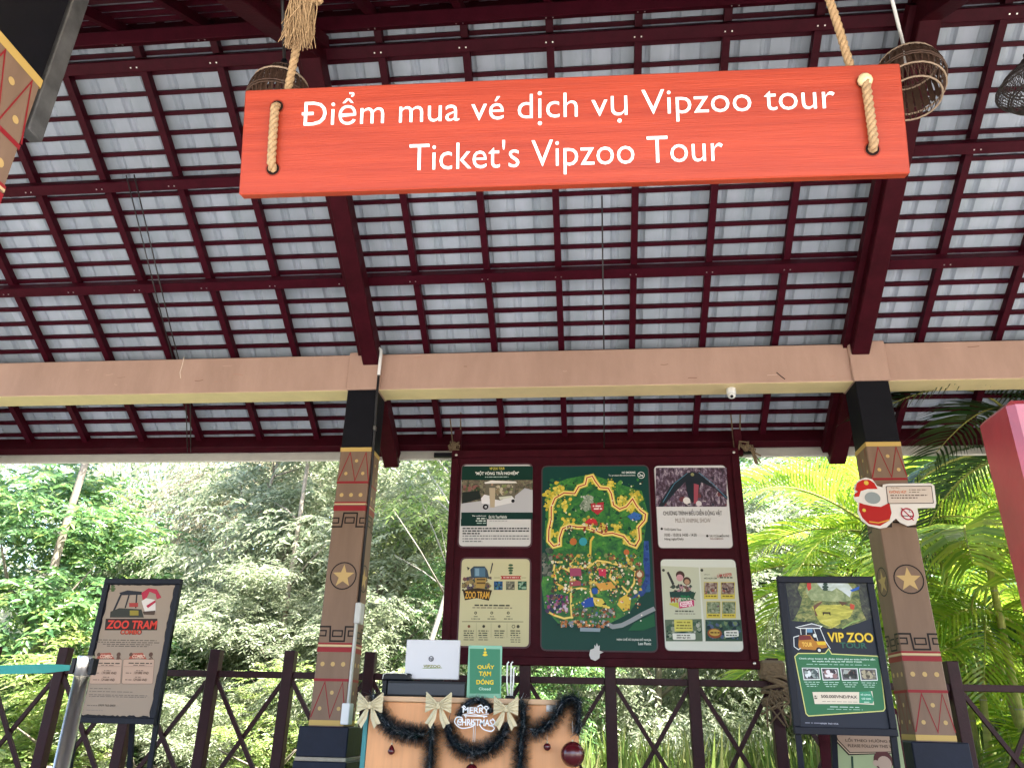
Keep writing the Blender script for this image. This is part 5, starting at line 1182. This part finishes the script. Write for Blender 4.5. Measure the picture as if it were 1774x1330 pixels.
tree('dense low green tree behind the white screen', -1.35, 4.8, .7, .75, 'green', 'pale', 2.0, GT, 1)
tree('grey-green tree hidden mostly behind the zoo map', .6, 6.4, 2.0, 1.2, 'grey', rz=4.0, group=GT, k=1)
tree('hazy green tree between the notice board and the right post', 2.6, 7.6, 2.3, 1.25, 'grey', rz=5.1, group=GT, k=0)
tree('tall pale tree behind the palm fronds right of the notice board', 3.6, 9.8, 4.6, 1.5, 'airy', rz=2.7, group=GT, k=1)
tree('green tree beyond the right post behind the yellow palm stems', 5.2, 8.4, 2.6, 1.4, 'green', rz=.6, group=GT, k=0)
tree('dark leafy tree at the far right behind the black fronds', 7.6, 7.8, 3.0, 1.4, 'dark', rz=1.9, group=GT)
tree('airy lime tree low down at the far right behind the palms', 6.6, 6.2, .7, 1.1, 'airy', rz=3.3, group=GT, k=0)
def slim(label, pts, r, mat, crown, twigs=6):
    p0 = Vector(pts[0]); t = thing('slim_tree', label, 'tree', p0, 0, GT); b = MB(); P_ = [Vector(q)-p0 for q in pts]
    P_ = curve(P_, 5); n_ = len(P_); b.tube(P_, [r*(1-.5*i/n_) for i in range(n_)], mat, 8); rr = random.Random(n_+int(abs(p0.x)*50))
    for k in range(twigs):
        q = P_[rr.randint(n_//3, n_-1)]; d = Vector((rr.uniform(-1, 1), rr.uniform(-.5, .5), rr.uniform(.2, .9))).normalized(); l_ = rr.uniform(.5, 1.1)
        b.tube([q, q+d*l_*.5+Vector((0, 0, .03)), q+d*l_], [r*.35, r*.22, r*.08], mat, 5)
    b.build('trunk', t); o = link('crown', CR[crown][0], t); o.location = P_[-1]; o.scale = (.42, .42, .32)
slim('slim pale tree leaning across the gap right of the starred left post', [(-2.05, 2.75, -.8), (-1.88, 2.75, 1.0), (-1.62, 2.8, 2.2), (-1.25, 2.9, 4.6)], .035, BARKP, 'airy')
slim('straight slim pale tree close beside the left edge of the notice board', [(-1.40, 2.9, -.8), (-1.38, 2.9, 1.6), (-1.42, 2.9, 3.0), (-1.40, 2.9, 5.0)], .035, BARKP, 'airy')
slim('forked slim pale tree seen just left of the notice board, behind the straight one', [(-1.65, 3.1, -.8), (-1.6, 3.1, 1.4), (-1.7, 3.1, 2.4), (-1.75, 3.1, 4.9)], .026, BARKP, 'airy', 10)
slim('bare pale trunk behind the fence midway between the beige stand and the left post', [(-3.75, 3.6, -.8), (-3.7, 3.6, .6), (-3.72, 3.6, 1.5), (-3.7, 3.7, 5.0)], .045, BARK, 'grey', 8)
slim('brown trunk at the far left edge above the teal belt', [(-6.6, 3.4, -.8), (-6.55, 3.4, 1.0), (-6.6, 3.4, 2.5), (-6.5, 3.5, 5.0)], .07, BARK, 'green', 5)
slim('thin dark branchy sapling in the dry tangle at the top left', [(-5.0, 4.4, -.8), (-4.9, 4.4, 1.8), (-4.6, 4.4, 3.0), (-4.3, 4.4, 4.6)], .035, BARK, 'dry', 14)
# bright shrub sprays
GS = 'bright shrubs by the fence'
tree('bright lime shrub with feathery sprays at the far left over the teal belt', -5.35, 2.9, 1.05, (.85, .8, .6), 'lime', rz=.3, group=GS, name='lime_shrub', cat='shrub', ts=.5)
tree('lime shrub lower down behind the far left fence braces', -5.25, 2.2, .25, (.75, .7, .5), 'lime', rz=2.3, group=GS, name='lime_shrub', cat='shrub', ts=.4)
tree('small green shrub between the beige stand and the left post, low', -2.9, 2.6, .05, (.9, .8, .5), 'lime', rz=4.3, group=GS, name='lime_shrub', cat='shrub', ts=.4)
tree('small grey shrub under the fence rail left of the starred left post', -3.6, 3.6, .1, (.7, .6, .55), 'grey', rz=1.3, group=GS, name='low_shrub', cat='shrub', ts=.4)
tree('pale grey-green bush standing in the sun right of the beige stand', -4.0, 3.7, 1.15, (.75, .6, .62), 'grey', rz=.4, group=GS, name='pale_bush', cat='shrub', ts=.5, k=1)
tree('pale feathery bush just left of the starred left post at rail height', -2.75, 3.4, .95, (.7, .6, .6), 'grey', rz=.1, group=GS, name='pale_bush', cat='shrub', ts=.5)
tree('airy lime bush over the rail midway to the starred left post', -3.3, 3.0, .55, (.5, .45, .4), 'airy', rz=.6, group=GS, name='lime_shrub', cat='shrub', ts=.4)
tree('low pale bush behind the fence braces below the beige stand', -4.5, 2.7, .1, (.6, .5, .42), 'grey', rz=.5, group=GS, name='pale_bush', cat='shrub', ts=.4)
tree('airy green bush filling the gap between left post and notice board', -1.65, 3.6, 1.5, (.42, .45, .62), 'airy', rz=.2, group=GS, name='green_bush', cat='shrub', ts=.4, k=1)
tree('yellow-green shrub behind the white screen and fence post', -1.55, 2.6, .75, (.55, .5, .6), 'lime', rz=1.3, group=GS, name='lime_shrub', cat='shrub', ts=.4)
# far wooded mass on the slope
g = np.random.default_rng(21); n = 140000
x = g.uniform(-19, 20, n); u_ = g.random(n); y = 11.5+u_*13; hill = -.85+9*np.clip((y-10)/29, 0, 1)**.8
z = hill+g.random(n)**.85*(6.6+1.0*np.sin(x*.9)+.8*np.sin(x*2.3+1)+u_*2.0)
pos = np.stack([x, y+np.sin(x*1.7)*.6, z], 1)
me = leaves_mesh('forest_mass', pos, unit(n, g)+np.array([0, -.3, -.5]), unit(n, g)*.6+np.array([.1, -.6, .8]),   .20*(.6+.8*g.random(n)), .08*(.7+.6*g.random(n)), LEAF_GREY)
o = link('forest_mass', me); o['kind'] = 'stuff'
# ground cover and tall grass under the board
n = 15000; x = g.uniform(-7.5, 7.5, n); y = g.uniform(1.5, 6, n); y = 2.1+(y-1.5)*.8
z = np.full(n, -.8); hgt_ = np.where(x > -.8, g.uniform(.5, 1.55, n), g.uniform(.2, .8, n))
d = np.stack([g.normal(0, .22, n), g.normal(0, .22, n), np.ones(n)], 1)
me = leaves_mesh('tall_grass', np.stack([x, y, z], 1), d, unit(n, g)*np.array([1, 1, .1]), hgt_, .012+.016*g.random(n), GRASS)
o = link('tall_grass', me); o['kind'] = 'stuff'
n = 16000; x = g.uniform(-8, 8, n); y = 1.9+g.random(n)**1.2*5; z = -.8+g.random(n)**1.5*np.where(x > -.8, 1.15, .75)
me = leaves_mesh('undergrowth', np.stack([x, y, z], 1), unit(n, g)+np.array([0, 0, .2]), unit(n, g)*.5+np.array([0, 0, 1]), .10*(.6+.9*g.random(n)), .035*(.7+.6*g.random(n)), LEAF_LIME)
o = link('undergrowth', me); o['kind'] = 'stuff'

# palms
def frond_mesh(name, seed, L, droop, nl, ll, wd, mat, stem):
    g = random.Random(seed); b = MB(); N = 14; P_ = []
    for k in range(N+1):
        t = k/N; P_.append(Vector((L*(t-.10*t*t), 0, L*(.55*t-droop*t*t))))
    b.tube(P_, [.018*(1-.85*k/N) for k in range(N+1)], stem, 5)
    for k in range(nl):
        t = .16+.84*k/(nl-1); i = min(int(t*N), N-1); f = t*N-i; p = P_[i].lerp(P_[i+1], f); d = (P_[i+1]-P_[i]).normalized()
        sw = math.sin(math.pi*min(1, (t-.1)/.9*.82+.12))
        for sg in (-1, 1):
            side = Vector((0, sg, 0)); upv = d.cross(side)*sg
            dl = (d*(.45+.5*t)+side*(.9-.3*t)+Vector((0, 0, .22))).normalized(); l_ = ll*(.35+.75*sw)*g.uniform(.9, 1.1); w_ = wd*g.uniform(.85, 1.1)
            q1 = p+dl*l_*.35; q2 = p+dl*l_*.72+Vector((0, 0, -.10*l_)); q3 = p+dl*l_+Vector((0, 0, -.30*l_*g.uniform(.7, 1.4)))
            wv = d*(w_/2)*.8+Vector((0, 0, -w_*.2))
            b.add([p-wv*.4, p+wv*.4, q1-wv, q1+wv, q2-wv*.8, q2+wv*.8, q3], [(0, 1, 3, 2), (2, 3, 5, 4), (4, 5, 6)], mat)
    return b.mesh(name)
FR = [frond_mesh('frond', 1, 1.9, .62, 34, .62, .036, LEAF_PALM, PSTEM), frond_mesh('frond', 2, 1.7, .85, 32, .58, .034, LEAF_PALM, PSTEM), frond_mesh('frond', 3, 2.1, .52, 36, .66, .038, LEAF_PALM, PSTEM)]
FD = [frond_mesh('frond', 4, 1.7, .70, 40, .55, .030, LEAF_PALM_SHADE, PSTEM), frond_mesh('frond', 5, 1.9, .95, 40, .55, .030, LEAF_PALM_SHADE, PSTEM)]
def palm(label, x, y, stems, fr, sc=1.0, group='areca palms right of the pavilion'):
    t = thing('areca_palm', label, 'palm', (x, y, -.8), 0, group); rr = random.Random(int(abs(x*37+y*91)))
    for sx, sy, h, lean, n in stems:
        top = Vector((sx+lean, sy, h)); b = MB(); pts = [Vector((sx, sy, 0)).lerp(top, k/6)+Vector((0, 0, 0)) for k in range(7)]
        b.tube(pts, [.045-.012*k/6 for k in range(7)], PSTEM, 8)
        for k in range(1, 9): q = Vector((sx, sy, 0)).lerp(top, k/9); b.tube([q-Vector((0, 0, .006)), q+Vector((0, 0, .006))], .047-.012*k/9, BARKP, 8)
        b.build('stem', t)
        a0 = rr.uniform(0, 6.28)
        for k in range(n if isinstance(n, int) else len(n)):
            if isinstance(n, int): a = a0+2*math.pi*k/n+rr.uniform(-.25, .25); f = rr.choice(fr); tilt = rr.uniform(-.75, .35)
            else: a, tilt, f = R(n[k][0]), n[k][1], fr[n[k][2]]
            m_ = Matrix.Translation(top+Vector((0, 0, -.05))) @ Matrix.Rotation(a, 4, 'Z') @ Matrix.Rotation(tilt, 4, 'Y') @ Matrix.Rotation(rr.uniform(-.4, .4), 4, 'X') @ Matrix.Scale(sc*rr.uniform(.8, 1.1), 4)
            link('frond', f, t, m_)
    return t
palm('sunlit yellow-green palm clump right behind the starred right post', 3.15, 3.1, [(0, 0, 3.0, -.25, 9), (.45, .3, 3.6, .05, 9), (.2, -.25, 2.0, .2, 8)], FR)
palm('tall sunlit palm clump at the far right with thick yellow stems', 4.45, 2.9, [(0, 0, 3.3, -.15, 9), (-.35, .2, 2.6, -.3, 9), (.4, .1, 3.7, .2, 8), (-.1, -.3, 1.5, 0, 8)], FR)
palm('bright palm with arching fronds between the notice board and right post', 2.45, 3.5, [(0, 0, 2.95, .15, 11), (.35, .2, 1.9, .15, 8)], FR, .9)
_c = at(1535, 925, 2.5)
palm('near sunlit palm whose two long fronds arch out left of the right post', _c.x, 2.5, [(0, 0, _c.z+.8, 0, [(178, -.35, 0), (196, .12, 1), (160, .05, 0), (214, -.1, 2), (25, -.25, 0), (-18, .1, 1), (60, -.5, 2), (100, -.6, 0), (-60, .1, 0)])], FR, .92)
_c = at(1700, 960, 2.3)
palm('near palm with drooping long fronds between right post and red block', _c.x, 2.3, [(0, 0, _c.z+.8, .05, [(150, -.3, 0), (190, .15, 1), (215, .2, 2), (240, .1, 0), (20, -.2, 1), (-30, .15, 0), (80, -.5, 2)]), (.15, .1, _c.z+.2, .1, [(200, 0, 1), (160, -.2, 0), (-20, 0, 2)])], FR, .95)
palm('low palm clump behind the fence at the right edge', 5.3, 4.2, [(0, 0, 1.4, 0, 9), (.5, .2, 2.2, .2, 9)], FR)
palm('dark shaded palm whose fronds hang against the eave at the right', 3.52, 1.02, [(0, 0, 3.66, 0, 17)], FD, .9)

# stray rafters' screws and drifts of leaf litter are left to the materials
for o in bpy.data.objects:
    if o.type == 'MESH' and o.parent is None and 'kind' not in o and 'category' not in o: print('UNTAGGED', o.name)
